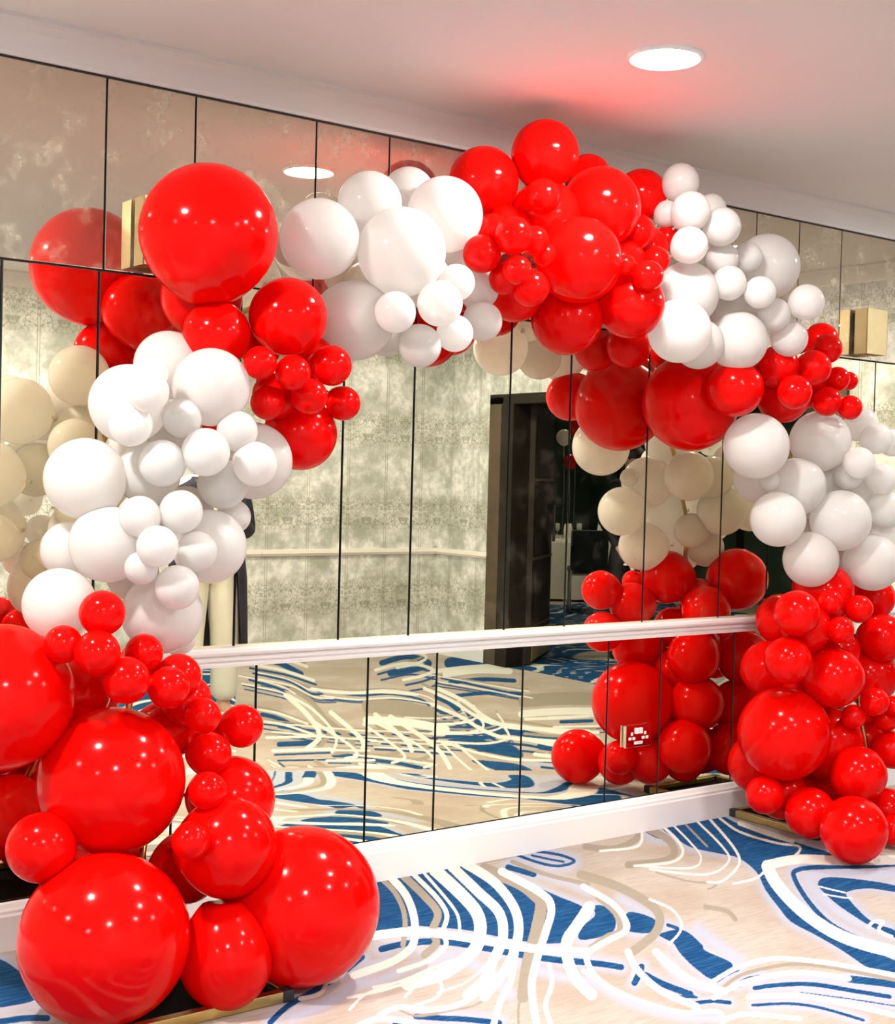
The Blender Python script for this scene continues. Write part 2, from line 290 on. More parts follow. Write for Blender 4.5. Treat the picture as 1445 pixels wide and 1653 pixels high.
# ------------------------------------------------------------------ carpet drawing
# strokes: (layer, width, points) traced in two views of the photograph magnified 2.89x; 'P' entries are filled patches
Z8 = (450, 1090); Z9 = (945, 1090)
DIRECT = [
 (Z8, 'blue', 'P', [(440,985),(470,950),(700,905),(800,880),(870,870),(940,930),(1050,915),(1130,950),(1290,1025),(1410,1075),(1428,1110),(1370,1170),(1335,1240),(1255,1252),(1170,1245),(1000,1215),(880,1190),(620,1170),(450,1197),(380,1120)]),
 (Z8, 'taupe', 24, [(485,955),(540,1010),(580,1090),(590,1170),(580,1260)]),
 (Z8, 'white', 36, [(520,940),(590,1020),(627,1110),(636,1200),(615,1275),(520,1340),(350,1400)]),
 (Z8, 'taupe', 36, [(570,925),(680,1030),(742,1110),(718,1190),(735,1250),(680,1305)]),
 (Z8, 'white', 22, [(630,930),(740,1040),(785,1120),(765,1200),(780,1260),(700,1330),(560,1380)]),
 (Z8, 'white', 14, [(680,925),(780,1040),(835,1120),(845,1200)]),
 (Z8, 'white', 58, [(730,910),(850,1020),(925,1110),(940,1200),(905,1290),(770,1390),(600,1440)]),
 (Z8, 'white', 46, [(800,885),(930,1010),(1030,1110),(1045,1230),(1000,1330),(960,1420),(880,1490)]),
 (Z8, 'white', 44, [(870,878),(1000,960),(1085,1060),(1118,1150),(1110,1250),(1060,1370),(960,1500)]),
 (Z8, 'taupe', 56, [(960,905),(1120,970),(1200,1030),(1225,1070),(1200,1200),(1160,1350),(1140,1500)]),
 (Z8, 'white', 36, [(1040,915),(1230,1020),(1272,1090),(1245,1200),(1212,1300),(1180,1450),(1205,1640)]),
 (Z8, 'white', 52, [(1450,1080),(1390,1170),(1345,1240),(1350,1330),(1390,1420),(1460,1490)]),
 (Z8, 'blue', 30, [(480,1278),(560,1258),(680,1243),(805,1247),(960,1272),(1140,1306),(1290,1327),(1445,1340)]),
 (Z8, 'blue', 26, [(390,1315),(270,1410),(150,1480),(40,1545),(-40,1620)]),
 (Z8, 'white', 16, [(350,1300),(300,1400),(240,1430),(190,1420)]),
 (Z8, 'white', 20, [(230,1390),(200,1480),(100,1510)]),
 (Z8, 'white', 40, [(440,1215),(560,1200),(700,1200),(900,1228),(1100,1262),(1300,1288),(1445,1290)]),
 (Z8, 'lavender', 40, [(330,1450),(480,1420),(650,1350),(820,1310)]),
 (Z8, 'lavender', 46, [(1100,1330),(1250,1390),(1445,1430)]),
 (Z8, 'lavender', 50, [(60,1600),(200,1540),(330,1470)]),
 (Z8, 'blue', 14, [(350,1405),(420,1370),(500,1340)]),
 (Z8, 'blue', 26, [(640,1592),(760,1600),(880,1606),(1030,1622)]),
 (Z8, 'blue', 22, [(540,1622),(600,1626)]),
 (Z8, 'white', 26, [(470,1585),(560,1548),(700,1560),(830,1540),(930,1480),(1000,1390)]),
 (Z8, 'white', 14, [(590,1500),(700,1395),(758,1440),(740,1500),(640,1540)]),
 (Z8, 'taupe', 10, [(560,1560),(640,1590),(740,1580)]),
 (Z8, 'white', 12, [(330,1560),(420,1480),(600,1440)]),
 (Z8, 'blue', 13, [(1090,830),(1200,870),(1300,890),(1380,868),(1310,838),(1180,818)]),
 (Z8, 'blue', 10, [(1180,840),(1270,860),(1330,870)]),
 (Z8, 'taupe', 34, [(880,868),(1040,845),(1200,800)]),
 (Z8, 'blue', 26, [(1070,895),(1130,912),(1190,930)]),
 (Z8, 'lavender', 40, [(1200,925),(1330,960),(1445,1010)]),
 (Z8, 'taupe', 20, [(1090,870),(1250,930),(1445,975)]),
 (Z9, 'blue', 'P', [(360,710),(480,680),(620,655),(720,695),(900,755),(1050,800),(1160,840),(1000,848),(880,870),(850,890),(870,940),(910,1000),(1000,1110),(1150,1200),(1300,1262),(1400,1310),(1460,1345),(1460,1405),(1330,1370),(1200,1285),(1080,1215),(960,1150),(900,1080),(840,1000),(800,920),(720,855),(640,835),(500,805),(430,765)]),
 (Z9, 'taupe', 34, [(300,720),(390,770),(415,830),(360,868),(200,885)]),
 (Z9, 'taupe', 30, [(0,800),(130,810),(230,770),(250,735)]),
 (Z9, 'white', 12, [(262,715),(262,775),(220,805),(70,820)]),
 (Z9, 'blue', 16, [(270,715),(330,750),(370,755)]),
 (Z9, 'white', 13, [(350,695),(430,770),(455,830),(400,872),(230,890)]),
 (Z9, 'white', 9, [(400,690),(490,780),(540,850),(490,900),(250,890)]),
 (Z9, 'taupe', 9, [(462,690),(570,800)]),
 (Z9, 'white', 10, [(515,675),(640,800),(668,870),(560,930),(300,905)]),
 (Z9, 'white', 12, [(575,665),(690,800),(718,880),(640,960),(570,965)]),
 (Z9, 'white', 11, [(625,665),(720,730),(880,780),(1000,800),(965,850),(870,882),(800,945),(690,972)]),
 (Z9, 'white', 24, [(722,690),(860,740),(965,772)]),
 (Z9, 'taupe', 8, [(330,920),(480,960),(610,975),(570,1000)]),
 (Z9, 'white', 56, [(850,890),(890,970),(1000,1090),(1150,1195),(1300,1255),(1445,1290)]),
 (Z9, 'white', 44, [(870,880),(1000,858),(1200,865),(1445,862)]),
 (Z9, 'blue', 22, [(1410,1272),(1300,1238),(1150,1165),(1045,1060),(975,945),(990,908),(1100,895),(1330,890),(1460,880)]),
 (Z9, 'lavender', 60, [(1410,1200),(1200,1110),(1060,990),(1060,935),(1250,920),(1445,930)]),
 (Z9, 'blue', 'P', [(1085,970),(1130,942),(1300,955),(1460,985),(1460,1012),(1330,995),(1240,1005),(1220,1030),(1300,1120),(1360,1160),(1445,1190),(1445,1225),(1330,1170),(1190,1080),(1110,1010)]),
 (Z9, 'white', 7, [(1090,985),(1150,1000),(1215,1015)]),
 (Z9, 'white', 7, [(1110,1020),(1190,1035),(1245,1040)]),
 (Z9, 'white', 16, [(1320,1175),(1345,1150),(1390,1150),(1370,1190),(1430,1220)]),
 (Z9, 'taupe', 42, [(-20,930),(150,985),(290,1060),(345,1120),(335,1190),(280,1245),(220,1290)]),
 (Z9, 'white', 12, [(300,1045),(400,1090),(447,1150),(440,1200),(390,1255)]),
 (Z9, 'white', 28, [(-10,985),(120,1060),(180,1130),(190,1190),(100,1240),(20,1290),(10,1340),(60,1420),(170,1490)]),
 (Z9, 'taupe', 26, [(60,1040),(140,1110),(160,1190),(100,1220),(10,1290),(15,1370)]),
 (Z9, 'blue', 'P', [(35,1075),(125,1090),(130,1195),(-20,1235),(-20,1180),(45,1120)]),
 (Z9, 'blue', 'P', [(200,1105),(325,1140),(312,1200),(190,1188)]),
 (Z9, 'blue', 'P', [(345,1210),(455,1188),(545,1258),(560,1285),(690,1352),(600,1418),(520,1372),(445,1300),(410,1250)]),
 (Z9, 'blue', 16, [(385,1165),(430,1180)]),
 (Z9, 'blue', 18, [(615,1425),(660,1395),(712,1372)]),
 (Z9, 'blue', 28, [(712,1445),(760,1422),(812,1412)]),
 (Z9, 'blue', 28, [(15,1342),(80,1348),(168,1362)]),
 (Z9, 'blue', 30, [(230,1435),(250,1395),(262,1360)]),
 (Z9, 'blue', 30, [(280,1398),(360,1440),(490,1488)]),
 (Z9, 'blue', 12, [(410,1498),(520,1502)]),
 (Z9, 'blue', 18, [(520,1528),(600,1520),(675,1528)]),
 (Z9, 'lavender', 60, [(380,1330),(460,1420),(560,1450)]),
 (Z9, 'white', 22, [(590,1432),(720,1360),(880,1322),(1050,1332),(1250,1362),(1460,1402)]),
 (Z9, 'taupe', 17, [(620,1482),(720,1402),(900,1355),(1050,1350),(1250,1382),(1460,1425)]),
 (Z9, 'white', 26, [(600,1505),(720,1440),(900,1395),(1050,1390),(1230,1415)]),
 (Z9, 'blue', 20, [(790,1460),(900,1445),(1060,1442),(1250,1472),(1420,1500)]),
 (Z9, 'blue', 34, [(1235,1418),(1330,1428),(1460,1445)]),
 (Z9, 'blue', 6, [(1000,1480),(1200,1505),(1460,1545)]),
 (Z9, 'blue', 13, [(780,1540),(950,1532),(1100,1552),(1300,1610)]),
 (Z9, 'white', 26, [(760,1500),(1000,1495),(1250,1540),(1460,1590)]),
 (Z9, 'lavender', 36, [(0,1415),(200,1522),(420,1590),(640,1602)]),
 (Z9, 'white', 22, [(-10,1380),(180,1490),(430,1570),(620,1570),(640,1640)]),
 (Z9, 'white', 24, [(660,1605),(760,1580),(1000,1602)]),
 (Z8, 'white', 12, [(440,1455),(560,1430),(700,1372),(820,1325)]),
 (Z8, 'white', 12, [(320,1505),(480,1472),(600,1432),(690,1392)]),
 (Z8, 'white', 30, [(1000,1640),(1035,1520),(1085,1420),(1110,1250)]),
 (Z8, 'white', 22, [(1275,1640),(1245,1540),(1275,1440),(1262,1350)]),
 (Z8, 'white', 28, [(360,1640),(470,1602),(640,1622)]),
 (Z8, 'white', 10, [(740,1480),(860,1440),(950,1370),(1000,1300)]),
 (Z8, 'taupe', 9, [(620,1590),(740,1575),(900,1545),(980,1500)]),
 (Z8, 'taupe', 12, [(1120,1640),(1120,1540),(1150,1440)]),
 (Z8, 'lavender', 50, [(880,1330),(1000,1400),(1080,1490)]),
 (Z8, 'lavender', 30, [(560,1290),(700,1300),(860,1290)]),
 (Z9, 'white', 36, [(330,1290),(400,1360),(520,1440),(650,1475)]),
 (Z9, 'white', 32, [(200,1290),(240,1370),(350,1470),(520,1545)]),
 (Z9, 'white', 12, [(210,1290),(225,1350),(215,1420)]),
 (Z9, 'lavender', 50, [(520,1180),(620,1260),(720,1330)]),
 (Z9, 'lavender', 40, [(160,1040),(300,1120),(420,1200)]),
 (Z9, 'taupe', 22, [(560,1080),(660,1100),(700,1140)]),
 ((0, 1090), 'blue', 'P', [(-20,1330),(100,1390),(180,1500),(60,1540),(-20,1530)]),
 ((0, 1090), 'lavender', 30, [(-20,1570),(120,1540),(200,1560)]),
 ((0, 1090), 'blue', 30, [(-20,1620),(120,1600),(220,1600)]),
]
REFL = [
 (Z8, 'blue', 26, [(410,455),(560,508),(730,522),(900,540),(1130,552)]),
 (Z8, 'white', 24, [(270,440),(420,432),(600,468),(740,500),(1000,528),(1140,534)]),
 (Z8, 'blue', 30, [(740,95),(850,150),(940,215),(1010,252),(1110,265),(1300,300),(1460,302)]),
 (Z8, 'white', 18, [(745,60),(870,120),(960,190),(1060,235),(1200,250),(1445,262)]),
 (Z8, 'blue', 12, [(640,212),(750,215),(830,203),(850,180),(800,135)]),
 (Z8, 'blue', 20, [(740,248),(880,243),(928,212),(880,165)]),
 (Z8, 'blue', 20, [(780,282),(960,290),(1045,262),(990,205)]),
 (Z8, 'blue', 'P', [(790,298),(950,300),(1100,330),(1135,384),(1010,366),(900,340)]),
 (Z8, 'white', 12, [(770,310),(900,352),(1010,378),(1140,395),(1445,400)]),
 (Z8, 'blue', 'P', [(900,398),(1010,400),(1130,418),(1235,480),(1210,518),(1110,505),(1030,450)]),
 (Z8, 'lavender', 30, [(1150,410),(1280,430),(1320,490),(1250,535),(1130,545)]),
 (Z8, 'blue', 22, [(1330,400),(1400,460),(1370,520),(1290,545)]),
 (Z8, 'blue', 24, [(1140,560),(1300,582),(1460,560)]),
 (Z8, 'blue', 32, [(1220,332),(1340,345),(1460,330)]),
 (Z8, 'blue', 16, [(1315,218),(1460,213)]),
 (Z8, 'white', 14, [(1150,205),(1300,200),(1445,190)]),
 (Z8, 'taupe', 60, [(1150,120),(1300,110),(1460,110)]),
 (Z8, 'taupe', 70, [(420,140),(560,150),(700,180)]),
 (Z8, 'white', 14, [(150,60),(300,80),(480,75),(640,88)]),
 (Z8, 'blue', 10, [(230,75),(380,92),(520,85),(660,110),(700,140)]),
 (Z8, 'blue', 14, [(0,238),(200,262),(400,282)]),
 (Z8, 'blue', 24, [(0,320),(180,312)]),
 (Z8, 'blue', 18, [(255,372),(390,374)]),
 (Z8, 'blue', 20, [(165,462),(400,460)]),
 (Z8, 'blue', 18, [(405,390),(560,410),(700,440)]),
 (Z8, 'blue', 30, [(10,565),(150,560),(320,592)]),
 (Z8, 'blue', 20, [(305,630),(510,636)]),
 (Z8, 'blue', 24, [(40,692),(300,690),(450,705),(570,742)]),
 (Z8, 'blue', 18, [(220,740),(420,765)]),
 (Z8, 'white', 18, [(0,650),(200,662),(420,668),(620,690)]),
 (Z8, 'taupe', 16, [(330,612),(600,636),(800,690)]),
 (Z8, 'taupe', 22, [(60,60),(160,130),(235,250),(190,330)]),
 (Z8, 'white', 22, [(30,90),(130,180),(190,280),(130,340)]),
 (Z8, 'taupe', 24, [(190,180),(325,290),(335,345),(250,360)]),
 (Z8, 'white', 20, [(240,170),(380,290),(390,340)]),
 (Z8, 'taupe', 22, [(425,200),(535,300),(560,355),(470,380)]),
 (Z8, 'white', 20, [(450,180),(590,300),(620,350)]),
 (Z8, 'taupe', 20, [(480,195),(640,290),(700,370),(620,402)]),
 (Z8, 'white', 20, [(520,190),(730,330),(800,430)]),
 (Z8, 'white', 10, [(760,310),(850,400),(960,490)]),
 (Z8, 'white', 10, [(830,320),(950,420),(1080,520)]),
 (Z8, 'blue', 18, [(90,455),(130,460),(95,520),(0,535)]),
 (Z8, 'blue', 8, [(0,405),(50,455),(30,500),(-20,520)]),
 (Z8, 'taupe', 20, [(170,400),(265,465),(240,520),(60,550)]),
 (Z8, 'blue', 8, [(480,318),(640,330),(760,342)]),
 (Z8, 'blue', 8, [(430,268),(600,280),(740,296)]),
 (Z8, 'blue', 20, [(-80,180),(0,200),(100,250)]),
 (Z8, 'blue', 12, [(-140,20),(0,60),(40,100)]),
 (Z8, 'blue', 12, [(-60,0),(60,30),(140,80),(200,85)]),
 (Z8, 'taupe', 14, [(960,640),(1020,605),(1130,600)]),
 (Z8, 'white', 10, [(990,650),(1050,615),(1140,612)]),
 (Z8, 'blue', 26, [(-120,-90),(0,-60),(100,-10)]),
 (Z8, 'blue', 26, [(480,-60),(600,-90),(700,-60),(640,-30),(520,-10)]),
 (Z8, 'blue', 50, [(800,-60),(900,-75),(1010,-70)]),
 (Z8, 'white', 20, [(720,-20),(900,-40),(1080,-50)]),
 (Z8, 'blue', 10, [(760,10),(900,40),(1130,90)]),
]
def echoes(strokes, k, lens):
    # ribbons repeat in parallel: thinner white, blue and taupe companions beside each drawn one
    out = []
    for i, (off, layer, w, pts) in enumerate(strokes):
        if w == 'P' or layer not in ('blue', 'taupe'): continue
        for q, (lay, ws, dy) in enumerate((('white', 0.55, 0.9), ('blue', 0.4, 1.75), ('white', 0.5, -0.9), ('taupe', 0.4, -1.6), ('blue', 0.35, 2.9))[:(k if layer == 'blue' else 1)]):
            sh = dy*w+math.copysign(7, dy); n = len(pts)
            P2 = [(x+sh*0.5+lens*(2*j/(n-1)-1), y+sh+3*math.sin(i+q+j)) for j, (x, y) in enumerate(pts)]
            out.append((off, lay, max(6.0, ws*w), P2))
    return out
def catmull(P, closed=False, sub=5):
    P = [np.array(p, float) for p in P]; out = []; n = len(P)
    if closed:
        idx = range(n)
        for i in idx:
            a, b, c, d = P[(i-1) % n], P[i], P[(i+1) % n], P[(i+2) % n]
            for k in range(sub):
                t = k/sub; out.append(0.5*((2*b)+(-a+c)*t+(2*a-5*b+4*c-d)*t*t+(-a+3*b-3*c+d)*t**3))
        return np.array(out)
    for i in range(n-1):
        a, b, c, d = P[max(i-1, 0)], P[i], P[i+1], P[min(i+2, n-1)]
        for k in range(sub):
            t = k/sub; out.append(0.5*((2*b)+(-a+c)*t+(2*a-5*b+4*c-d)*t*t+(-a+3*b-3*c+d)*t**3))
    out.append(P[-1]); return np.array(out)
def seg_dist(U, V, A, B):
    d = B-A; L = max(float(d @ d), 1e-9)
    t = np.clip(((U-A[0])*d[0]+(V-A[1])*d[1])/L, 0, 1)
    return np.hypot(U-A[0]-t*d[0], V-A[1]-t*d[1])
def draw(strokes, U, V, ok, fields):
    idx_all = np.nonzero(ok)[0]
    for off, layer, w, pts in strokes:
        closed = (w == 'P')
        C = catmull(pts, closed)/2.89 + np.array(off)
        hw = 0.0 if closed else w/2.89/2
        lo = C.min(0)-hw-14; hi = C.max(0)+hw+14
        u = U[idx_all]; v = V[idx_all]
        sel = idx_all[(u > lo[0]) & (u < hi[0]) & (v > lo[1]) & (v < hi[1])]
        if len(sel) == 0: continue
        u = U[sel]; v = V[sel]; d = np.full(len(sel), 1e3)
        segs = list(zip(C, np.roll(C, -1, 0))) if closed else list(zip(C[:-1], C[1:]))
        ins = np.zeros(len(sel), bool)
        for A, B in segs:
            d = np.minimum(d, seg_dist(u, v, A, B))
            if closed and A[1] != B[1]:
                cr = ((A[1] > v) != (B[1] > v)) & (u < (B[0]-A[0])*(v-A[1])/(B[1]-A[1])+A[0]); ins ^= cr
        s = np.where(ins, -d, d) if closed else d-hw
        f = fields[layer]; f[sel] = np.minimum(f[sel], s)
def generic(X, Y, fields, sel):
    x = X[sel]; y = Y[sel]
    wx = x+0.33*np.sin(1.9*y+0.6*x+0.4)+0.16*np.sin(4.3*y-1.7*x+1.0)
    wy = y+0.30*np.sin(1.6*x+1.1)+0.14*np.sin(3.7*x+2.1*y)
    s = 0.75*np.sin(2.1*wx+0.7*wy)+0.6*np.sin(2.4*wy-1.1*wx+0.8)+0.25*np.sin(5.1*wx+3.0*wy)
    ph = s*3.2
    fr = np.abs((ph % 1.0)-0.5)
    fr2 = np.abs(((ph*0.5+0.31) % 1.0)-0.5)
    amp = 0.5+0.5*np.sin(1.3*wx-1.9*wy+0.5)
    fields['white'][sel] = (fr-0.13)*45
    fields['taupe'][sel] = (fr2-0.07)*40+12*(amp < 0.45)
    fields['blue'][sel] = (0.42-(0.5+0.5*np.sin(2.6*wx+1.4*np.sin(2.2*wy)))*(0.5+0.5*np.sin(1.9*wy+0.8*s)))*-30+6
    fields['lavender'][sel] = (np.abs(s-0.4)-0.22)*40
def make_floor(name, xs, ys, traced):
    GX, GY = np.meshgrid(xs, ys); X = GX.ravel(); Y = GY.ravel(); n = len(X)
    fields = {k: np.full(n, 30.0) for k in ('white', 'taupe', 'blue', 'lavender')}
    gen = np.ones(n, bool)
    if traced:
        def px(Yv):
            D = np.stack([X, Yv+CD, np.full(n, -CH)], 1); z = D @ fw
            zz = np.where(z > 0.2, z, 1e9); return W/2+F*(D @ rt)/zz, HGT/2-F*(D @ up)/zz, z > 0.2
        U, V, k1 = px(Y); U2, V2, k2 = px(-Y)
        dv = k1 & (V < 1690) & (U > -60) & (U < 1500) & (Y > -2.5)
        rv = k2 & (~dv) & (U2 > 380) & (U2 < 1010) & (V2 < 1350) & (V2 > 1055)
        gen = ~(dv | rv)
        draw(DIRECT, U, V, dv, fields); draw(REFL+echoes(REFL, 5, 45), U2, V2, rv, fields)
        d = fields['blue']; wob = 1.5*np.sin(9*X+4*Y)+1.2*np.sin(7*Y-5*X)
        lv = np.where(dv, d-7+wob, 30.0); fields['lavender'] = np.minimum(fields['lavender'], lv)
    generic(X, Y, fields, np.nonzero(gen)[0])
    nx, ny = len(xs), len(ys)
    me = bpy.data.meshes.new(name)
    me.vertices.add(n); me.vertices.foreach_set('co', np.stack([X, Y, np.zeros(n)], 1).ravel().astype(np.float32))
    i = np.arange(nx-1)[None, :]+np.arange(ny-1)[:, None]*nx
    q = np.stack([i, i+1, i+1+nx, i+nx], -1).reshape(-1)
    nf = (nx-1)*(ny-1)
    me.loops.add(nf*4); me.loops.foreach_set('vertex_index', q.astype(np.int32))
    me.polygons.add(nf); me.polygons.foreach_set('loop_start', (np.arange(nf)*4).astype(np.int32))
    me.update(calc_edges=True)
    for k, f in fields.items():
        a = me.attributes.new('sd_'+k, 'FLOAT', 'POINT'); a.data.foreach_set('value', np.clip(f, -30, 30).astype(np.float32))
    me.validate()
    return tag(link(name, me, M_CARPET), kind='structure')

# ------------------------------------------------------------------ room shell
XL, XR, YB = -3.2, 6.71, -5.1        # left wall, wall with the doorway, wall opposite the mirrors
CEIL, MTOP, JOINT, RAIL, SKIRT = 2.75, 2.657, 2.063, 0.875, 0.144
xs = np.concatenate([np.arange(XL, 1.1, 0.05), np.arange(1.1, 6.3, 0.0065), np.arange(6.3, XR+0.01, 0.02)])
ys = np.concatenate([np.arange(YB, -2.3, 0.018), np.arange(-2.3, 0.0, 0.0095), [0.0]])
make_floor('floor', xs, ys, True)
make_floor('floor', np.arange(XR+0.0, 14.0, 0.05), np.arange(-11.0, 0.6, 0.05), False)
tag(box('ceiling', XL-0.1, XR+0.12, YB-0.1, 0.1, CEIL, CEIL+0.1, M_PAINT), kind='structure')

wm = tag(box('wall_mirrored', XL-0.1, XR+0.12, 0.0075, 0.12, 0, CEIL, M_DARK), kind='structure')
SEAM_TOP = [-2.6, -2.15, -1.85, -1.4, -1.1, -0.65, -0.35, 0.1, 0.4, 0.85, 1.16, 1.656, 1.956, 2.406, 2.707, 3.157, 3.457, 3.907, 4.21, 4.661, 4.952, 5.256, 5.71, 6.01, 6.46]
SEAM_MID = [-2.6, -2.15, -1.85, -1.4, -1.1, -0.65, -0.35, 0.1, 0.45, 0.89, 1.341, 1.642, 2.133, 2.54, 2.84, 3.287, 3.594, 4.025, 4.487, 4.80, 5.10, 5.543, 5.85, 6.30]
SEAM_LOW = [-2.6, -2.15, -1.85, -1.4, -1.1, -0.65, -0.35, 0.1, 0.4, 0.86, 1.16, 1.62, 1.92, 2.221, 2.67, 2.974, 3.389, 3.841, 4.144, 4.599, 4.90, 5.35, 5.65, 6.10, 6.40]
def panel(x0, x1, z0, z1, mat):
    g = 0.0030; bv = 0.0018
    w, h = (x1-x0)/2-g, (z1-z0)/2-g
    bm = bmesh.new()
    a = [bm.verts.new((sx*w, 0.007, sz*h)) for sx, sz in ((-1, -1), (1, -1), (1, 1), (-1, 1))]
    m = [bm.verts.new((sx*w, 0.0016, sz*h)) for sx, sz in ((-1, -1), (1, -1), (1, 1), (-1, 1))]
    f = [bm.verts.new((sx*(w-bv), 0.0, sz*(h-bv))) for sx, sz in ((-1, -1), (1, -1), (1, 1), (-1, 1))]
    for i in range(4):
        j = (i+1) % 4; bm.faces.new((a[i], a[j], m[j], m[i])); bm.faces.new((m[i], m[j], f[j], f[i]))
    bm.faces.new(f); bm.faces.new(list(reversed(a)))
    bmesh.ops.recalc_face_normals(bm, faces=bm.faces)
    o = build('mirror_panel', bm, mat, wm); o.data.materials.append(M_DARK)
    for q in o.data.polygons:
        if q.normal.y > -0.999 and (mat is not M_MIR_TOP or abs(q.normal.y) < 0.2): q.material_index = 1
    o.location = ((x0+x1)/2, 0, (z0+z1)/2)
    o.rotation_euler = (random.uniform(-1, 1)*0.0006, 0, random.uniform(-1, 1)*0.0006)
for seams, z0, z1, mt in ((SEAM_TOP, JOINT, MTOP, M_MIR_TOP), (SEAM_MID, RAIL-0.02, JOINT, M_MIR_MID), (SEAM_LOW, SKIRT, RAIL-0.055, M_MIR_LOW)):
    e = [XL]+seams+[XR]
    for a, b in zip(e, e[1:]): panel(a, b, z0, z1, mt)

ax_m = lambda a, d, z: (a, -d, z)                 # along the mirrored wall, depth into the room
ax_b = lambda a, d, z: (a, YB+d, z)               # along the opposite wall
ax_r = lambda a, d, z: (XR-d, a, z)               # along the wall with the doorway
P_SKIRT = [(0, 0), (0.022, 0), (0.022, 0.105), (0.018, 0.112), (0.018, 0.120), (0.013, 0.128), (0.008, 0.140), (0, SKIRT)]
P_RAIL = [(-0.006, RAIL-0.066), (0.016, RAIL-0.066), (0.018, RAIL-0.058), (0.014, RAIL-0.052), (0.026, RAIL-0.044), (0.026, RAIL-0.036), (0.020, RAIL-0.031), (0.038, RAIL-0.024), (0.042, RAIL-0.016), (0.042, RAIL-0.004), (0.038, RAIL), (-0.006, RAIL)]
P_COVE = [(0, MTOP), (0.012, MTOP), (0.012, MTOP+0.012), (0.03, MTOP+0.03), (0.06, MTOP+0.062), (0.09, MTOP+0.078), (0.115, MTOP+0.081), (0.115, CEIL+0.002), (0, CEIL+0.002)]
def run(name, prof, a, b, ax, mat=M_TRIM):
    bm = bmesh.new(); extrude_profile(bm, prof, a, b, ax); return tag(build(name, bm, mat), kind='structure')
run('baseboard_mirrored', P_SKIRT, XL, XR, ax_m)
run('trim_1', P_RAIL, XL, XR, ax_m)
run('trim_2', P_COVE, XL, XR, ax_m, M_PAINT)
# thin dark bead between the mirrors and the cove
tag(box('trim_3', XL, XR, -0.004, 0.004, MTOP-0.006, MTOP+0.003, M_DARK), kind='structure')

tag(box('wall_opposite', XL-0.1, XR+0.12, YB-0.1, YB, 0, CEIL, M_PAPER), kind='structure')
P_R2 = [(0, RAIL-0.05), (0.015, RAIL-0.05), (0.03, RAIL-0.03), (0.03, RAIL), (0, RAIL)]
run('trim_4', P_R2, XL, XR, ax_b); run('baseboard_opposite', P_SKIRT, XL, XR, ax_b); run('trim_5', P_COVE, XL, XR, ax_b, M_PAINT)
tag(box('wall_left', XL-0.1, XL, YB-0.1, 0.1, 0, CEIL, M_PAPER), kind='structure')
# doorway wall: solid either side of the opening and a lintel above
DY0, DY1, DZ = -4.36, -1.05, 2.10
bm = bmesh.new()
bbox(bm, XR, XR+0.12, YB-0.1, DY0, 0, CEIL); bbox(bm, XR, XR+0.12, DY1, 0.1, 0, CEIL); bbox(bm, XR, XR+0.12, DY0, DY1, DZ, CEIL)
tag(build('wall_doorway', bm, M_PAPER), kind='structure')
run('trim_6', P_R2, YB, DY0-0.02, ax_r); run('trim_7', P_R2, DY1+0.02, 0.0, ax_r)
run('baseboard_doorway', P_SKIRT, YB, DY0-0.02, ax_r); run('trim_8', P_COVE, YB, 0.0, ax_r, M_PAINT)
df = tag(empty('door_1', (XR, (DY0+DY1)/2, 0)), kind='structure')
def child_box(name, x0, x1, y0, y1, z0, z1, mat, par, bev=0.0):
    c = Vector(((x0+x1)/2, (y0+y1)/2, (z0+z1)/2)); bm = bmesh.new()
    bbox(bm, x0-c.x, x1-c.x, y0-c.y, y1-c.y, z0-c.z, z1-c.z, bev); o = build(name, bm, mat, par)
    o.location = c - par.location; return o
child_box('architrave', XR-0.03, XR, DY0-0.03, DY0+0.14, 0, DZ, M_WOOD2, df, 0.004)
child_box('architrave', XR-0.03, XR, DY1-0.14, DY1+0.03, 0, DZ, M_WOOD2, df, 0.004)
child_box('door_head', XR-0.03, XR+0.14, DY0-0.03, DY1+0.03, DZ-0.06, DZ+0.02, M_WOOD, df, 0.004)
child_box('jamb', XR-0.035, XR+0.16, DY0+0.12, DY0+0.26, 0, DZ-0.05, M_WOOD, df, 0.004)
child_box('jamb', XR-0.035, XR+0.16, DY1-0.26, DY1-0.12, 0, DZ-0.05, M_WOOD, df, 0.004)

# open door leaf swung into the darker room beyond
leaf = tag(empty('door_2', (XR+0.14, DY0+0.26, 0), math.radians(-38.7)), kind='structure')
def lb(name, x0, x1, y0, y1, z0, z1, mat, bev=0.003):
    bm = bmesh.new(); bbox(bm, x0, x1, y0, y1, z0, z1, bev); return build(name, bm, mat, leaf)
lb('leaf', 0, 0.82, 0, 0.045, 0.01, DZ-0.06, M_WOOD)
for z in (0.30, 0.83, 1.45):
    lb('rail_moulding', 0.02, 0.80, 0.045, 0.055, z, z+0.02, M_WOOD2, 0.002)
for z0, z1 in ((0.34, 0.80), (0.87, 1.42), (1.49, DZ-0.12)):
    lb('door_panel', 0.08, 0.74, 0.045, 0.052, z0, z1, M_WOOD)
lb('kick_plate', 0.03, 0.79, 0.045, 0.05, 0.03, 0.26, M_KICK, 0.001)
h = lb('pull_handle', 0.74, 0.765, 0.06, 0.085, 0.95, 1.25, M_BLACKP, 0.008)

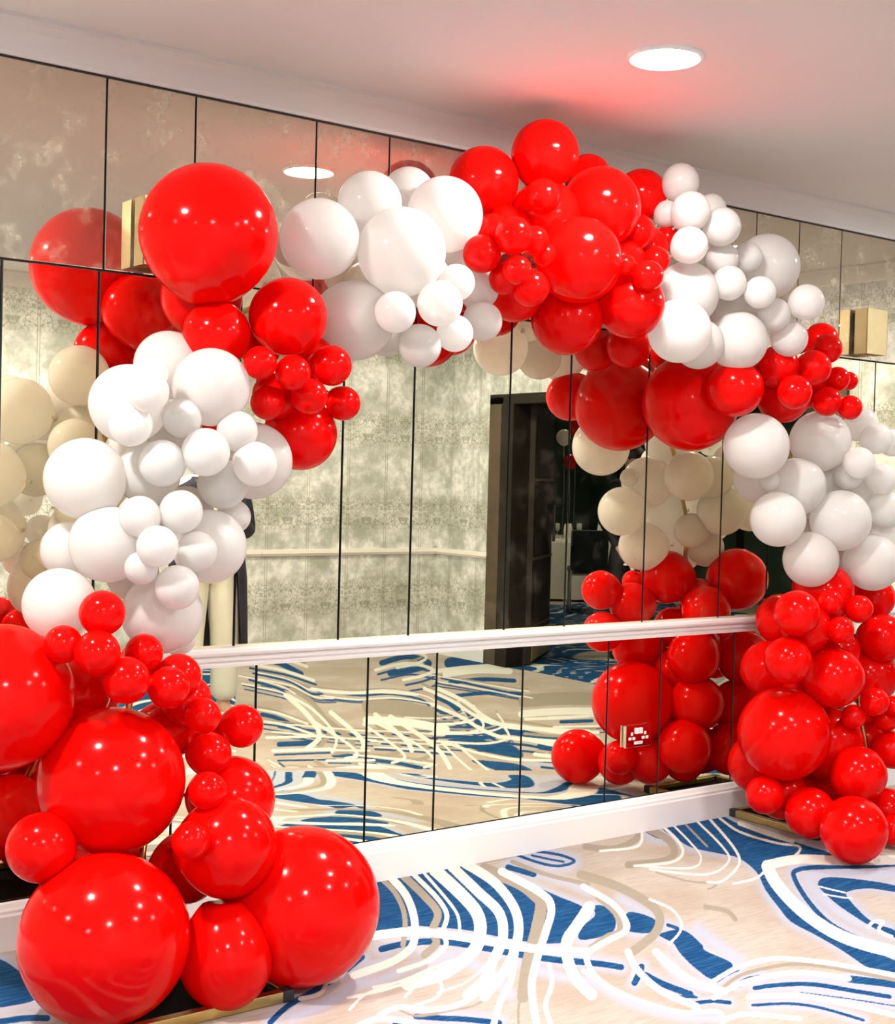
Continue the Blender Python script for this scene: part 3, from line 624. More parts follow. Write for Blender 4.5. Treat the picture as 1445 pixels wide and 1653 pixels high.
# the room beyond the doorway
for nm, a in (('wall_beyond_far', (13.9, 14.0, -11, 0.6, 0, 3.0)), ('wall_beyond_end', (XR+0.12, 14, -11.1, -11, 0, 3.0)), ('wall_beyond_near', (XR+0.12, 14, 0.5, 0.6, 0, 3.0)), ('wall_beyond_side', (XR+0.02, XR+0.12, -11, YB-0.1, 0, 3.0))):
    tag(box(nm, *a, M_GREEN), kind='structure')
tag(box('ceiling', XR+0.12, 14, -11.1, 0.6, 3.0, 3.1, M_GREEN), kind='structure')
for k in range(9):
    y = -10.4+k*1.15
    tag(box('trim_%d' % (9+k), 13.86, 13.9, y, y+0.10, 0, 3.0, M_WOOD), kind='structure')

# ------------------------------------------------------------------ ceiling downlights
M_LAMP = emit('lamp_diffuser', (1.0, 0.965, 0.92), LAMP_STRENGTH)
M_LAMP_KEY = emit('bright_lamp_diffuser', (1.0, 0.965, 0.92), LAMP_STRENGTH*1.3)
M_LAMP_FILL = emit('side_lamp_diffuser', (1.0, 0.965, 0.92), LAMP_STRENGTH*2.1)
M_LAMP_DIM = emit('dim_lamp_diffuser', (1.0, 0.95, 0.80), 95.0)
def downlight(x, y, z, r, mat, label, group):
    e = tag(empty('ceiling_downlight', (x, y, z)), label, 'ceiling light', group)
    bm = bmesh.new(); lathe(bm, [(r*1.18, 0.001), (r*1.18, -0.006), (r*1.10, -0.011), (r*1.0, -0.009), (r*0.99, 0.001)], 40); build('trim_ring', bm, M_TRIM, e, True)
    bm = bmesh.new(); lathe(bm, [(0, -0.0075), (r*0.99, -0.0075), (r*0.99, 0.0), (0, 0.0)], 40); build('diffuser', bm, mat, e)
    return e
downlight(3.0, -1.05, CEIL, 0.1, M_LAMP_KEY, 'bright round downlight in the ceiling right above the red crown of the balloon arch', None)
for x, y in ((0.45, -1.05), (-2.1, -1.05), (5.65, -1.05), (3.2, -2.5), (0.45, -4.0), (-2.1, -4.0), (3.0, -4.0), (5.6, -3.9)):
    downlight(x, y, CEIL, 0.1, M_LAMP_FILL if x == 0.45 else M_LAMP, 'round ceiling downlight away from the balloon arch, seen only as glints on the balloons', 'other ceiling downlights of the room')
for x, y in ((9.5, -3.5), (10.5, -7.5)):
    downlight(x, y, 3.0, 0.12, M_LAMP_DIM, 'dim round downlight in the dark room beyond the doorway', 'dim downlights beyond the doorway')

# ------------------------------------------------------------------ balloons
SHP = {}
def balloon_mesh(kind, mat):
    key = (kind, mat.name)
    if key in SHP: return SHP[key]
    el = {'round': (1.0, 0.10), 'oval': (1.10, 0.16)}[kind]
    prof = []; n = 38
    for i in range(n+1):
        t = math.pi*i/n; c = math.cos(t); s = math.sin(t)
        z = c*el[0] if c > 0 else c*(1+el[1]*c*c*c*c)*el[0]
        r = s*(1-0.05*max(0, -c)**2)
        if i == n: prof.append((0.035, z-0.015)); continue
        if i == n-1: r = max(r, 0.06)
        prof.append((0 if i == 0 else r, z))
    prof.append((0.030, prof[-1][1]-0.03)); prof.append((0, prof[-1][1]))
    bm = bmesh.new(); lathe(bm, prof, 56)
    SHP[key] = mesh_from('balloon_'+kind, bm, True); SHP[key].materials.append(mat)
    bm = bmesh.new(); zb = prof[-1][1]
    lathe(bm, [(0, zb+0.02), (0.045, zb+0.012), (0.06, zb-0.01), (0.05, zb-0.032), (0.03, zb-0.04), (0.04, zb-0.07), (0.075, zb-0.10), (0.07, zb-0.107), (0.03, zb-0.085), (0, zb-0.08)], 14)
    kn = mesh_from('balloon_knot', bm, True); kn.materials.append(mat); SHP[(kind, mat.name, 'k')] = kn
    return SHP[key]
ARCH_PX = [(250,1600),(190,1420),(180,1250),(180,1000),(240,760),(300,620),(430,570),(560,440),(690,430),(850,400),(960,410),(1060,480),(1170,490),(1240,600),(1300,700),(1335,830),(1340,960),(1335,1150),(1350,1300)]
def arch_y(x, z):
    foot = min(max((0.75-z)/0.35, 0.0), 1.0)*min(max((3.2-x)/0.5, 0.0), 1.0)
    return -0.36-0.20*foot
def at_layer(px, py, o):
    y = -0.5
    for _ in range(8):
        P = on_y(px, py, y); y = arch_y(P[0], P[2])-o
    return on_y(px, py, y)
AXIS = catmull([tuple(at_layer(a, b, 0)) for a, b in ARCH_PX], False, 6)
SECT = {
 'LF': 'in the arch foot built of giant balloons on the carpet',
 'LC': 'in the white column above the giant red balloons',
 'LS': 'in the red bunch under the giant red balloon by the sconce',
 'TW': 'in the white bunch joining giant red balloon to crown',
 'CR': 'in the red crown of the arch under the ceiling downlight',
 'RW': 'in the white bunch sloping down from the red crown',
 'RS': 'in the red bunch below the fully visible brass sconce',
 'RC': 'in the white column over the power-socket foot',
 'RF': 'in the red arch foot beside the power socket'}
BALLOONS = []; GROUPED = {}
def place(P, R, sec, col, asp=1.0, label=None, back=False):
    P = np.array(P, float)
    if P[2]-R < 0.004: P[2] = R+0.004
    if P[1]+R > -0.006: P[1] = -R-0.006
    mat = M_RED if col == 'R' else M_WHITE
    kind = 'oval' if asp > 1.08 else 'round'
    o = bpy.data.objects.new('balloon', balloon_mesh(kind, mat)); COL.objects.link(o)
    j = int(np.argmin(((AXIS-P)**2).sum(1))); d = AXIS[j]-P
    d = d + np.array([0, 0.10, 0]); L = np.linalg.norm(d)
    d = d/L if L > 1e-5 else np.array([0, 1.0, 0])
    if kind == 'oval': d = np.array([0.08*random.uniform(-1, 1), 0.25, 1.0]); d /= np.linalg.norm(d)
    q = Vector((-d[0], -d[1], -d[2])).to_track_quat('Z', 'Y')
    o.rotation_mode = 'QUATERNION'; o.rotation_quaternion = q
    o.location = P; o.scale = (R, R, R)
    k = bpy.data.objects.new('knot', SHP[(kind, mat.name, 'k')]); COL.objects.link(k); k.parent = o
    cname = 'red' if col == 'R' else 'white'
    sz = 'giant' if R > 0.185 else ('medium-sized' if R > 0.098 else 'small')
    if label is None:
        core = '%s %s balloon %s' % (sz, cname, SECT[sec])
        GROUPED.setdefault(('mirror-facing ' if back else '')+core, []).append(o)
    else: tag(o, label, 'balloon')
    BALLOONS.append((P, R, o)); return o
def ball(sec, col, px, py, r, o, asp=1.0, label=None):
    P = at_layer(px, py, o); R = r*depth(P)/F
    if P[2]-R < 0.0:                         # resting on the carpet: slide along the view ray until it stands on it
        d = ray(px, py); k = CH/(r/F-d[2]); P = CP+d*k; R = r*k/F
    return place(P, R, sec, col, asp, label)
def rball(sec, col, px, py, r, y):
    """seen only in the mirror: the virtual image lies behind the glass, the balloon itself as far in front of it"""
    V = on_y(px, py, -y); R = r*depth(V)/F
    return place(flip(V), R, sec, col, 1.0, None, True)

# (section, colour, pixel x, pixel y, pixel radius, how far in front of the arch frame [m], aspect)
FRONT = [
 ('LF', 'R', 169, 1516, 137, 0.12, 1, 'giant red balloon lying on the carpet next to the long oval red balloon'),
 ('LF', 'R', 364, 1543, 77, 0.2, 1.2, 'long oval red balloon standing over the brass base plate'),
 ('LF', 'R', 487, 1464, 126, 0.12, 1, 'giant red balloon on the carpet nearest the skirting board'),
 ('LF', 'R', 180, 1260, 117.8, 0.089, 1, 'giant red balloon stacked in the middle of the big red arch foot'),
 ('LF', 'R', 2, 1125, 117.6, 0.075, 1, 'giant red balloon on the outer edge under the white column'),('LF', 'R', 67, 1368, 56.3, 0.059),('LF', 'R', 375, 1290, 69.0, 0.02),
 ('LF', 'R', 366, 1367, 81.5, 0.169),('LF', 'R', 300, 1400, 57.8, -0.025),('LF', 'R', 165, 990, 37.0, 0.24),('LF', 'R', 102, 1040, 31.0, 0.22),
 ('LF', 'R', 157, 1054, 37.0, 0.28),('LF', 'R', 232, 1054, 31.0, 0.22),('LF', 'R', 204, 1098, 38.0, 0.3),('LF', 'R', 288, 1092, 36.9, 0.188),
 ('LF', 'R', 272, 1110, 34.0, 0.27),('LF', 'R', 327, 1156, 29.6, 0.227),('LF', 'R', 390, 1172, 35.0, 0.113),('LF', 'R', 338, 1218, 36.0, 0.12),
 ('LF', 'R', 335, 1277, 30.9, 0.262),('LF', 'R', 308, 1358, 31.0, 0.289),('LF', 'R', 300, 1130, 41.8, 0.124),('LF', 'R', 120, 1120, 57.4, -0.022),
 ('LF', 'R', 265, 1180, 49.4, 0.006),('LF', 'R', 225, 1070, 34.2, 0.125),('LF', 'R', 330, 1180, 38.0, -0.011),('LC', 'W', 272, 590, 55.7, -0.019),
 ('LC', 'W', 208, 652, 64.0, 0.08),('LC', 'W', 341, 625, 63.0, 0.134),('LC', 'W', 239, 632, 33.8, 0.263),('LC', 'W', 242, 604, 29.1, 0.199),
 ('LC', 'W', 211, 686, 34.9, 0.206),('LC', 'W', 294, 675, 32.0, 0.18),('LC', 'W', 138, 773, 66.0, 0.05),('LC', 'W', 332, 730, 39.0, 0.26),
 ('LC', 'W', 383, 696, 33.0, 0.201),('LC', 'W', 412, 749, 36.0, 0.24),('LC', 'W', 410, 744, 62.0, 0.06),('LC', 'W', 360, 782, 40.0, 0.14),
 ('LC', 'W', 262, 748, 37.8, 0.214),('LC', 'W', 240, 764, 51.8, 0.086),('LC', 'W', 226, 834, 33.6, 0.224),('LC', 'W', 292, 826, 35.0, 0.25),
 ('LC', 'W', 254, 882, 33.8, 0.281),('LC', 'W', 318, 890, 32.8, 0.238),('LC', 'W', 338, 882, 60.0, 0.129),('LC', 'W', 174, 878, 62.1, 0.114),
 ('LC', 'W', 112, 888, 46.2, -0.033),('LC', 'W', 96, 976, 59.0, 0.1),('LC', 'W', 262, 990, 65.2, 0.112),('LC', 'W', 286, 948, 36.0, 0.26),
 ('LC', 'W', 228, 917, 27.2, 0.225),('LC', 'W', 378, 834, 27.0, 0.067),('LC', 'W', 288, 1030, 28.0, 0.018),('LC', 'W', 300, 830, 45.6, -0.006),
 ('LC', 'W', 210, 930, 38.0, -0.002),('LC', 'W', 280, 690, 45.9, 0.012),
 ('LS', 'R', 337, 377, 111.4, 0.084, 1, 'giant red balloon overlapping the half-hidden brass sconce'),('LS', 'R', 465, 512, 63.4, 0.128),('LS', 'R', 350, 540, 54.7, 0.06),
 ('LS', 'R', 420, 586, 27.0, 0.2),('LS', 'R', 473, 602, 29.0, 0.213),('LS', 'R', 535, 590, 33.0, 0.16),('LS', 'R', 432, 650, 28.0, 0.133),
 ('LS', 'R', 554, 651, 28.0, 0.099),('LS', 'R', 499, 640, 30.0, 0.18),('LS', 'R', 485, 700, 59.3, 0.006),('LS', 'R', 445, 640, 38.0, 0.045),
 ('LS', 'R', 420, 560, 34.2, -0.007),('LS', 'R', 500, 580, 40.0, 0.04),('TW', 'W', 597, 329, 52.0, 0.02),('TW', 'W', 660, 312, 42.0, -0.081),
 ('TW', 'W', 718, 347, 61.6, 0.078),('TW', 'W', 648, 407, 71.9, 0.149),('TW', 'W', 516, 386, 64.7, 0.08),('TW', 'W', 572, 517, 64.7, 0.061),
 ('TW', 'W', 638, 504, 33.6, 0.221),('TW', 'W', 710, 490, 37.0, 0.24),('TW', 'W', 737, 456, 29.8, 0.176),('TW', 'W', 734, 538, 30.0, 0.202),
 ('TW', 'W', 779, 519, 32.0, 0.118),('TW', 'W', 772, 466, 34.0, 0.06),('TW', 'W', 678, 558, 35.0, 0.167),('TW', 'W', 622, 545, 30.4, 0.011),
 ('TW', 'W', 740, 408, 34.2, 0.003),('TW', 'W', 470, 400, 30.4, -0.08),('TW', 'W', 690, 450, 38.7, 0.066),('CR', 'R', 781, 294, 57.0, -0.06),
 ('CR', 'R', 880, 249, 55.0, 0.05),('CR', 'R', 949, 288, 38.8, -0.052),('CR', 'R', 876, 317, 29.0, 0.158),('CR', 'R', 970, 335, 65.0, 0.085),
 ('CR', 'R', 1035, 316, 42.8, -0.045),('CR', 'R', 1028, 374, 29.1, 0.091),('CR', 'R', 1078, 385, 20.5, 0.038),('CR', 'R', 796, 373, 28.0, 0.14),
 ('CR', 'R', 778, 410, 31.0, 0.17),('CR', 'R', 829, 380, 31.0, 0.25),('CR', 'R', 863, 388, 23.8, 0.226),('CR', 'R', 879, 412, 19.5, 0.207),
 ('CR', 'R', 835, 436, 23.7, 0.255),('CR', 'R', 814, 450, 25.2, 0.175),('CR', 'R', 857, 465, 30.2, 0.211),('CR', 'R', 832, 474, 46.0, 0.0),
 ('CR', 'R', 915, 515, 58.2, 0.057),('CR', 'R', 935, 420, 69.8, 0.188),('CR', 'R', 1000, 430, 45.6, 0.07),('CR', 'R', 1018, 491, 55.3, 0.174),
 ('CR', 'R', 1046, 445, 25.2, 0.299),('CR', 'R', 1060, 420, 22.0, 0.18),('CR', 'R', 1010, 427, 16.5, 0.25),('CR', 'R', 880, 350, 58.2, 0.03),
 ('CR', 'R', 960, 480, 45.6, -0.068),('CR', 'R', 820, 370, 38.1, 0.032),('CR', 'R', 1045, 400, 34.2, 0.032),('CR', 'R', 1005, 560, 36.0, -0.3),
 ('RW', 'W', 1099, 294, 30.0, 0.1),('RW', 'W', 1115, 341, 32.0, 0.17),('RW', 'W', 1148, 338, 25.0, 0.113),('RW', 'W', 1165, 366, 31.0, 0.2),
 ('RW', 'W', 1113, 396, 30.0, 0.195),('RW', 'W', 1238, 431, 53.0, 0.101),('RW', 'W', 1108, 475, 52.4, 0.086),('RW', 'W', 1166, 418, 27.2, 0.138),
 ('RW', 'W', 1206, 416, 25.0, 0.16),('RW', 'W', 1177, 457, 28.1, 0.183),('RW', 'W', 1227, 472, 26.0, 0.251),('RW', 'W', 1250, 508, 27.0, 0.22),
 ('RW', 'W', 1302, 488, 29.0, 0.3),('RW', 'W', 1274, 546, 30.1, 0.207),('RW', 'W', 1097, 534, 51.7, 0.159),('RW', 'W', 1192, 550, 47.5, 0.147),
 ('RW', 'W', 1128, 555, 40.8, 0.1),('RW', 'W', 1185, 500, 40.5, 0.055),('RW', 'W', 1077, 345, 21.3, 0.056),
 ('RS', 'R', 1115, 650, 78.0, -0.157, 1, 'giant red balloon hanging lowest under the white bunch'),('RS', 'R', 1187, 627, 45.8, 0.112),('RS', 'R', 1264, 640, 42.7, 0.076),
 ('RS', 'R', 1283, 633, 28.0, 0.234),('RS', 'R', 1313, 594, 29.0, 0.2),('RS', 'R', 1255, 592, 34.9, 0.13),('RS', 'R', 1325, 550, 28.7, 0.089),
 ('RS', 'R', 1336, 563, 23.7, 0.172),('RS', 'R', 1352, 612, 20.0, 0.16),('RS', 'R', 1370, 615, 15.0, 0.153),('RS', 'R', 1335, 648, 24.0, 0.164),
 ('RS', 'R', 1372, 658, 20.0, 0.205),('RS', 'R', 1230, 590, 30.4, -0.01),('RS', 'R', 1300, 620, 40.0, 0.03),('RC', 'W', 1221, 720, 53.0, 0.084),
 ('RC', 'W', 1324, 712, 49.0, 0.06),('RC', 'W', 1287, 785, 46.6, 0.067),('RC', 'W', 1256, 838, 44.6, 0.085),('RC', 'W', 1357, 840, 49.0, 0.162),
 ('RC', 'W', 1309, 903, 44.6, 0.119),('RC', 'W', 1408, 908, 45.6, 0.187),('RC', 'W', 1390, 685, 28.0, 0.05),('RC', 'W', 1415, 708, 25.0, 0.16),
 ('RC', 'W', 1387, 747, 25.4, 0.22),('RC', 'W', 1425, 773, 25.0, 0.2),('RC', 'W', 1370, 768, 23.3, 0.142),('RC', 'W', 1430, 822, 29.9, 0.182),
 ('RC', 'W', 1440, 862, 34.0, 0.15),('RC', 'W', 1243, 776, 16.7, 0.042),('RC', 'W', 1340, 775, 35.0, 0.019),('RC', 'W', 1440, 715, 22.0, 0.153),
 ('RC', 'W', 1350, 900, 33.4, 0.012),('RC', 'W', 1395, 800, 36.7, 0.048),('RC', 'W', 1315, 750, 35.4, -0.126),('RC', 'W', 1330, 830, 35.0, -0.15),
 ('RC', 'W', 1300, 868, 30.4, -0.036),('LC', 'W', 225, 720, 49.1, -0.112),('LC', 'W', 235, 835, 44.1, -0.119),('LC', 'W', 200, 905, 41.5, -0.113),
 ('RF', 'R', 1330, 990, 36.5, -0.003),('RF', 'R', 1330, 1080, 39.5, -0.01),('RF', 'R', 1330, 957, 48.5, 0.088),('RF', 'R', 1410, 965, 35.0, 0.045),
 ('RF', 'R', 1340, 972, 20.0, 0.202),('RF', 'R', 1387, 983, 22.3, 0.235),('RF', 'R', 1357, 1017, 21.7, 0.262),('RF', 'R', 1287, 990, 37.0, 0.202),
 ('RF', 'R', 1300, 1012, 41.7, 0.136),('RF', 'R', 1425, 1030, 38.8, 0.164),('RF', 'R', 1272, 1066, 38.0, 0.172),('RF', 'R', 1346, 1093, 49.0, 0.201),
 ('RF', 'R', 1412, 1133, 23.0, 0.28),('RF', 'R', 1378, 1157, 19.9, 0.22),('RF', 'R', 1443, 1140, 16.8, 0.285),('RF', 'R', 1430, 1160, 20.8, 0.235),
 ('RF', 'R', 1266, 1184, 74.7, 0.077, 1, 'giant red balloon at waist height of the foot beside the power socket'),('RF', 'R', 1440, 1210, 30.7, 0.247),
 ('RF', 'R', 1386, 1250, 45.3, 0.277),('RF', 'R', 1378, 1341, 54, 0.3, 1, 'red balloon on the carpet out in front of the foot by the power socket'),
 ('RF', 'R', 1308, 1312, 41.0, 0.189),('RF', 'R', 1432, 1308, 36, 0.28),('RF', 'R', 1235, 1283, 31.0, 0.06),('RF', 'R', 1262, 1280, 42.7, 0.021),
 ('RF', 'R', 1335, 1200, 58.2, 0.076),('RF', 'R', 1300, 1120, 39.5, 0.013),('RF', 'R', 1400, 1090, 48.5, 0.074),('RF', 'R', 1340, 1260, 41.8, 0.012),
 ('RF', 'R', 1400, 1190, 40.4, 0.093),('RF', 'R', 1442, 1340, 24, 0.38),('RF', 'R', 1350, 1050, 38.0, 0.104),
]
for b in FRONT: ball(*b)
# balloons on the side turned to the mirrors, read from their reflections: (section, colour, x, y, r, world y)
BACK = [
 ('LS', 'R', 225, 500, 60.2, -0.228),('LF', 'R', 20, 1310, 60.0, -0.375),('TW', 'W', 600, 470, 50.0, -0.2),('RC', 'W', 1112, 768, 40.4, -0.202),
 ('RC', 'W', 1150, 770, 34.4, -0.22),('RC', 'W', 1165, 825, 39.6, -0.228),('RF', 'R', 1190, 935, 49.9, -0.252),('RF', 'R', 1140, 985, 39.8, -0.218),
 ('RF', 'R', 1200, 1060, 44.7, -0.223),('RF', 'R', 1120, 1060, 43.0, -0.215),('RF', 'R', 1125, 1135, 44.7, -0.224),('RF', 'R', 1190, 1140, 43.0, -0.24),
 ('RF', 'R', 1105, 1205, 44.7, -0.21),('RF', 'R', 1180, 1208, 43.0, -0.182),('RF', 'R', 1104, 1230, 32, -0.32),
]
for b in BACK: rball(*b)
def press_together():
    C_ = np.array([b[0] for b in BALLOONS]); R_ = np.array([b[1] for b in BALLOONS]); LAP = 0.002
    for i, (P, R, o) in enumerate(BALLOONS):
        src = o.data; n = len(src.vertices); co = np.empty(n*3, np.float32); src.vertices.foreach_get('co', co)
        M3 = np.array(o.rotation_quaternion.to_matrix())*R
        w = co.reshape(-1, 3).astype(float) @ M3.T + P; hit = False
        reach = np.linalg.norm(w-P, axis=1).max()
        for j in range(len(BALLOONS)):
            if j == i: continue
            d = C_[j]-P; L = float(np.linalg.norm(d))
            if L > R+R_[j]+0.12*(R+R_[j]) or L < 1e-4: continue
            h = (L*L+R*R-R_[j]**2)/(2*L)                 # distance of the contact plane from this balloon's centre
            h = min(max(h, 0.3*R), L-0.3*R_[j]) if L > 0.3*(R+R_[j]) else h
            nrm = d/L; s = (w-P) @ nrm-h-LAP
            m = s > 0
            if m.any(): w[m] -= s[m][:, None]*nrm; hit = True
        m = w[:, 1] > -0.004
        if m.any(): w[m, 1] = -0.004; hit = True         # pressed flat against the mirror
        m = w[:, 2] < 0.001
        if m.any(): w[m, 2] = 0.001; hit = True          # and against the carpet
        if not hit: continue
        me = src.copy(); loc = (w-P) @ np.linalg.inv(M3).T
        me.vertices.foreach_set('co', loc.astype(np.float32).ravel()); me.update(); o.data = me
press_together()
# labels: alike balloons of one bunch are told apart by height where that is clear, the rest share one label
RANK = ['topmost', 'second-highest', 'third-highest', 'fourth-highest', 'fifth-highest']
for core, os_ in GROUPED.items():
    os_.sort(key=lambda o: -o.location.z); n = len(os_)
    grp = core.replace(' balloon ', ' balloons ')
    for i, o in enumerate(os_):
        if n == 1: lab = core
        elif i == n-1: lab = 'lowest '+core
        elif n <= 6 or i < 2: lab = RANK[i]+' '+core
        elif i == n-2: lab = 'second-lowest '+core
        else:                                       # which side of the arch's own line the balloon sits on
            P = np.array(o.location); A = AXIS[int(np.argmin(((AXIS-P)[:, [0, 2]]**2).sum(1)))]
            c = np.array([3.25, 0, 0.9])-A; c[1] = 0; t = float((P-A) @ (c/np.linalg.norm(c)))
            lab = ('inner-edge ' if t > 0.05 else 'outer-edge ' if t < -0.05 else 'mid-line ')+core
        tag(o, lab, 'balloon', grp if n > 1 else None)

# ------------------------------------------------------------------ arch frame and bases
# the tube threads the gaps between the balloons
ROUTE = [(1.691, -0.520, 0.036), (1.655, -0.524, 0.125), (1.627, -0.508, 0.252), (1.599, -0.500, 0.353), (1.617, -0.469, 0.412), (1.629, -0.426, 0.481), (1.624, -0.366, 0.591),
 (1.611, -0.352, 0.726), (1.637, -0.341, 0.869), (1.670, -0.340, 1.005), (1.697, -0.334, 1.145), (1.675, -0.337, 1.303), (1.732, -0.320, 1.425), (1.782, -0.300, 1.522),
 (1.807, -0.300, 1.592), (1.834, -0.300, 1.631), (1.868, -0.300, 1.671), (1.948, -0.300, 1.734), (2.043, -0.280, 1.799), (2.137, -0.300, 1.890), (2.245, -0.300, 1.982),
 (2.343, -0.320, 2.039), (2.420, -0.340, 2.065), (2.514, -0.340, 2.092), (2.633, -0.340, 2.107), (2.778, -0.340, 2.125), (2.926, -0.320, 2.168), (3.059, -0.320, 2.200),
 (3.169, -0.320, 2.217), (3.265, -0.320, 2.244), (3.365, -0.320, 2.256), (3.482, -0.320, 2.258), (3.595, -0.320, 2.225), (3.696, -0.320, 2.191), (3.816, -0.320, 2.156),
 (3.953, -0.320, 2.115), (4.035, -0.320, 2.071), (4.100, -0.320, 2.027), (4.194, -0.320, 1.956), (4.283, -0.320, 1.859), (4.373, -0.320, 1.779), (4.439, -0.320, 1.692),
 (4.504, -0.320, 1.617), (4.561, -0.340, 1.523), (4.612, -0.360, 1.418), (4.668, -0.380, 1.318), (4.709, -0.400, 1.224), (4.718, -0.420, 1.120), (4.784, -0.440, 0.997),
 (4.806, -0.460, 0.837), (4.823, -0.480, 0.659), (4.830, -0.500, 0.496), (4.855, -0.520, 0.341), (4.869, -0.500, 0.189), (4.894, -0.480, 0.086)]
PRE = catmull(ROUTE, False, 3)
fr = tag(empty('arch_frame', (PRE[0][0], PRE[0][1], 0)), 'slim brass arch frame hidden inside the balloons, standing on two base frames', 'frame')
bm = bmesh.new()
pts = [(PRE[0][0], PRE[0][1], 0.008)]+[tuple(p) for p in PRE]+[(PRE[-1][0], PRE[-1][1], 0.008)]
tube(bm, [Vector(p)-fr.location for p in pts], 0.010, 10); build('arch_tube', bm, M_BRASS, fr, True)
def base_frame(x0, x1, y0, y1):
    t = 0.028
    for a in ((x0, x1, y0, y0+t), (x0, x1, y1-t, y1)):
        child_box('base_bar', a[0]+0.03, a[1]-0.03, a[2], a[3], 0.002, 0.032, M_BRASS, fr, 0.003)
    for a in ((x0, x0+t, y0, y1), (x1-t, x1, y0, y1)):
        child_box('base_bar', a[0], a[1], a[2]+0.03, a[3]-0.03, 0.002, 0.032, M_BRASS, fr, 0.003)
    for x in (x0, x1-0.03):
        for y in (y0, y1-0.03):
            child_box('corner_cap', x-0.002, x+0.032, y-0.002, y+0.032, 0.001, 0.034, M_BLACKP, fr, 0.003)
    child_box('base_plate', x0+0.02, x1-0.02, y0+0.02, y1-0.02, 0.004, 0.010, M_MATTE, fr)
base_frame(1.42, 1.91, -0.815, -0.34); base_frame(4.575, 5.06, -0.50, -0.026)

# ------------------------------------------------------------------ sconces, socket
def sconce(x, label):
    s = tag(empty('wall_sconce', (x, 0, 2.19)), label, 'wall light')
    bm = bmesh.new(); bbox(bm, -0.055, 0.055, -0.016, 0.0, -0.09, 0.09, 0.002); build('back_plate', bm, M_BLACKP, s)
    bm = bmesh.new(); w, h, y0, y1, t = 0.0775, 0.106, -0.085, -0.012, 0.004
    bbox(bm, -w, w, y0, y0+t, -h, h, 0.001); bbox(bm, -w, -w+t, y0, y1, -h, h, 0.001); bbox(bm, w-t, w, y0, y1, -h, h, 0.001); bbox(bm, -w, w, y1-t, y1, -h, h, 0.001)
    build('shade', bm, M_BRASS2, s)
    bm = bmesh.new(); lathe(bm, [(0, -0.05), (0.02, -0.045), (0.024, 0), (0.02, 0.045), (0, 0.05)], 16, Matrix.Translation((0, -0.05, 0))); build('bulb', bm, M_WPLAST, s, True)
c = on_y(1400, 538, -0.085)[0]; sconce(c+0.0775, 'rectangular brass box sconce fully visible on the mirrored wall')
c = on_y(232, 380, -0.085)[0]; sconce(c+0.0775, 'rectangular brass box sconce half hidden behind the giant red balloon')

sk = tag(empty('power_socket', (4.010, 0, 0.405)), 'polished double power socket with white inserts on the lower mirror panels', 'socket')
def sb(name, x0, x1, y0, y1, z0, z1, mat, bev=0.0, par=None):
    bm = bmesh.new(); bbox(bm, x0, x1, y0, y1, z0, z1, bev); return build(name, bm, mat, par or sk)
sb('face_plate', -0.0735, 0.0735, -0.016, -0.006, -0.046, 0.046, M_CHROME, 0.0025)
sb('mounting_box', -0.069, 0.069, -0.0075, 0.0, -0.042, 0.042, M_BRASS2)
for x in (-0.0115, 0.0115): sb('rocker_switch', x-0.0085, x+0.0085, -0.022, -0.015, 0.010, 0.034, M_WPLAST, 0.002)
for cx in (-0.038, 0.038):
    sb('earth_slot', cx-0.005, cx+0.005, -0.0175, -0.015, 0.004, 0.017, M_WPLAST, 0.0006)
    for dx in (-0.011, 0.011): sb('pin_slot', cx+dx-0.007, cx+dx+0.007, -0.0175, -0.015, -0.014, -0.003, M_WPLAST, 0.0006)
lbp = sb('label_strip', -0.024, 0.024, -0.0172, -0.015, -0.034, -0.022, M_WPLAST, 0.0006)
sb('label_print', -0.012, 0.014, -0.0176, -0.017, -0.030, -0.027, M_GREYP, 0, lbp)

# ------------------------------------------------------------------ people
M_SKIN = plain('skin', (0.55, 0.33, 0.24), 0.5, var=0.05)
M_COAT = plain('navy_wool_coat', (0.012, 0.012, 0.035), 0.85, var=0.25, scale=14)
M_PALE = plain('pale_cotton_trousers', (0.66, 0.68, 0.62), 0.85, var=0.12, scale=9)
M_BLACKC = plain('black_cloth', (0.006, 0.006, 0.009), 0.7, var=0.3, scale=10)
M_HAIR = plain('dark_hair', (0.02, 0.014, 0.01), 0.55, var=0.3, scale=25)
M_SHOE = plain('white_shoe_leather', (0.7, 0.7, 0.68), 0.5)
M_EYE = plain('eye_dark', (0.02, 0.015, 0.012), 0.2)
M_LIP = plain('lip', (0.42, 0.16, 0.14), 0.5)
def skin_mesh(name, verts, edges, radii, mat, parent, sub=2):
    me = bpy.data.meshes.new(name); me.from_pydata([tuple(v) for v in verts], edges, [])
    o = link(name, me, mat, parent)
    md = o.modifiers.new('skin', 'SKIN'); md.use_smooth_shade = True
    for i, r in enumerate(radii):
        sv = me.skin_vertices[0].data[i]; sv.radius = (r, r) if not isinstance(r, tuple) else r
        sv.use_root = (i == 0)
    s = o.modifiers.new('sub', 'SUBSURF'); s.levels = sub; s.render_levels = sub
    return o
def ellipsoid(name, c, r, mat, parent, seg=20):
    bm = bmesh.new(); bmesh.ops.create_uvsphere(bm, u_segments=seg, v_segments=seg//2, radius=1)
    bmesh.ops.transform(bm, matrix=Matrix.Translation(c) @ Matrix.Diagonal((*r, 1)), verts=bm.verts)
    return build(name, bm, mat, parent, True)
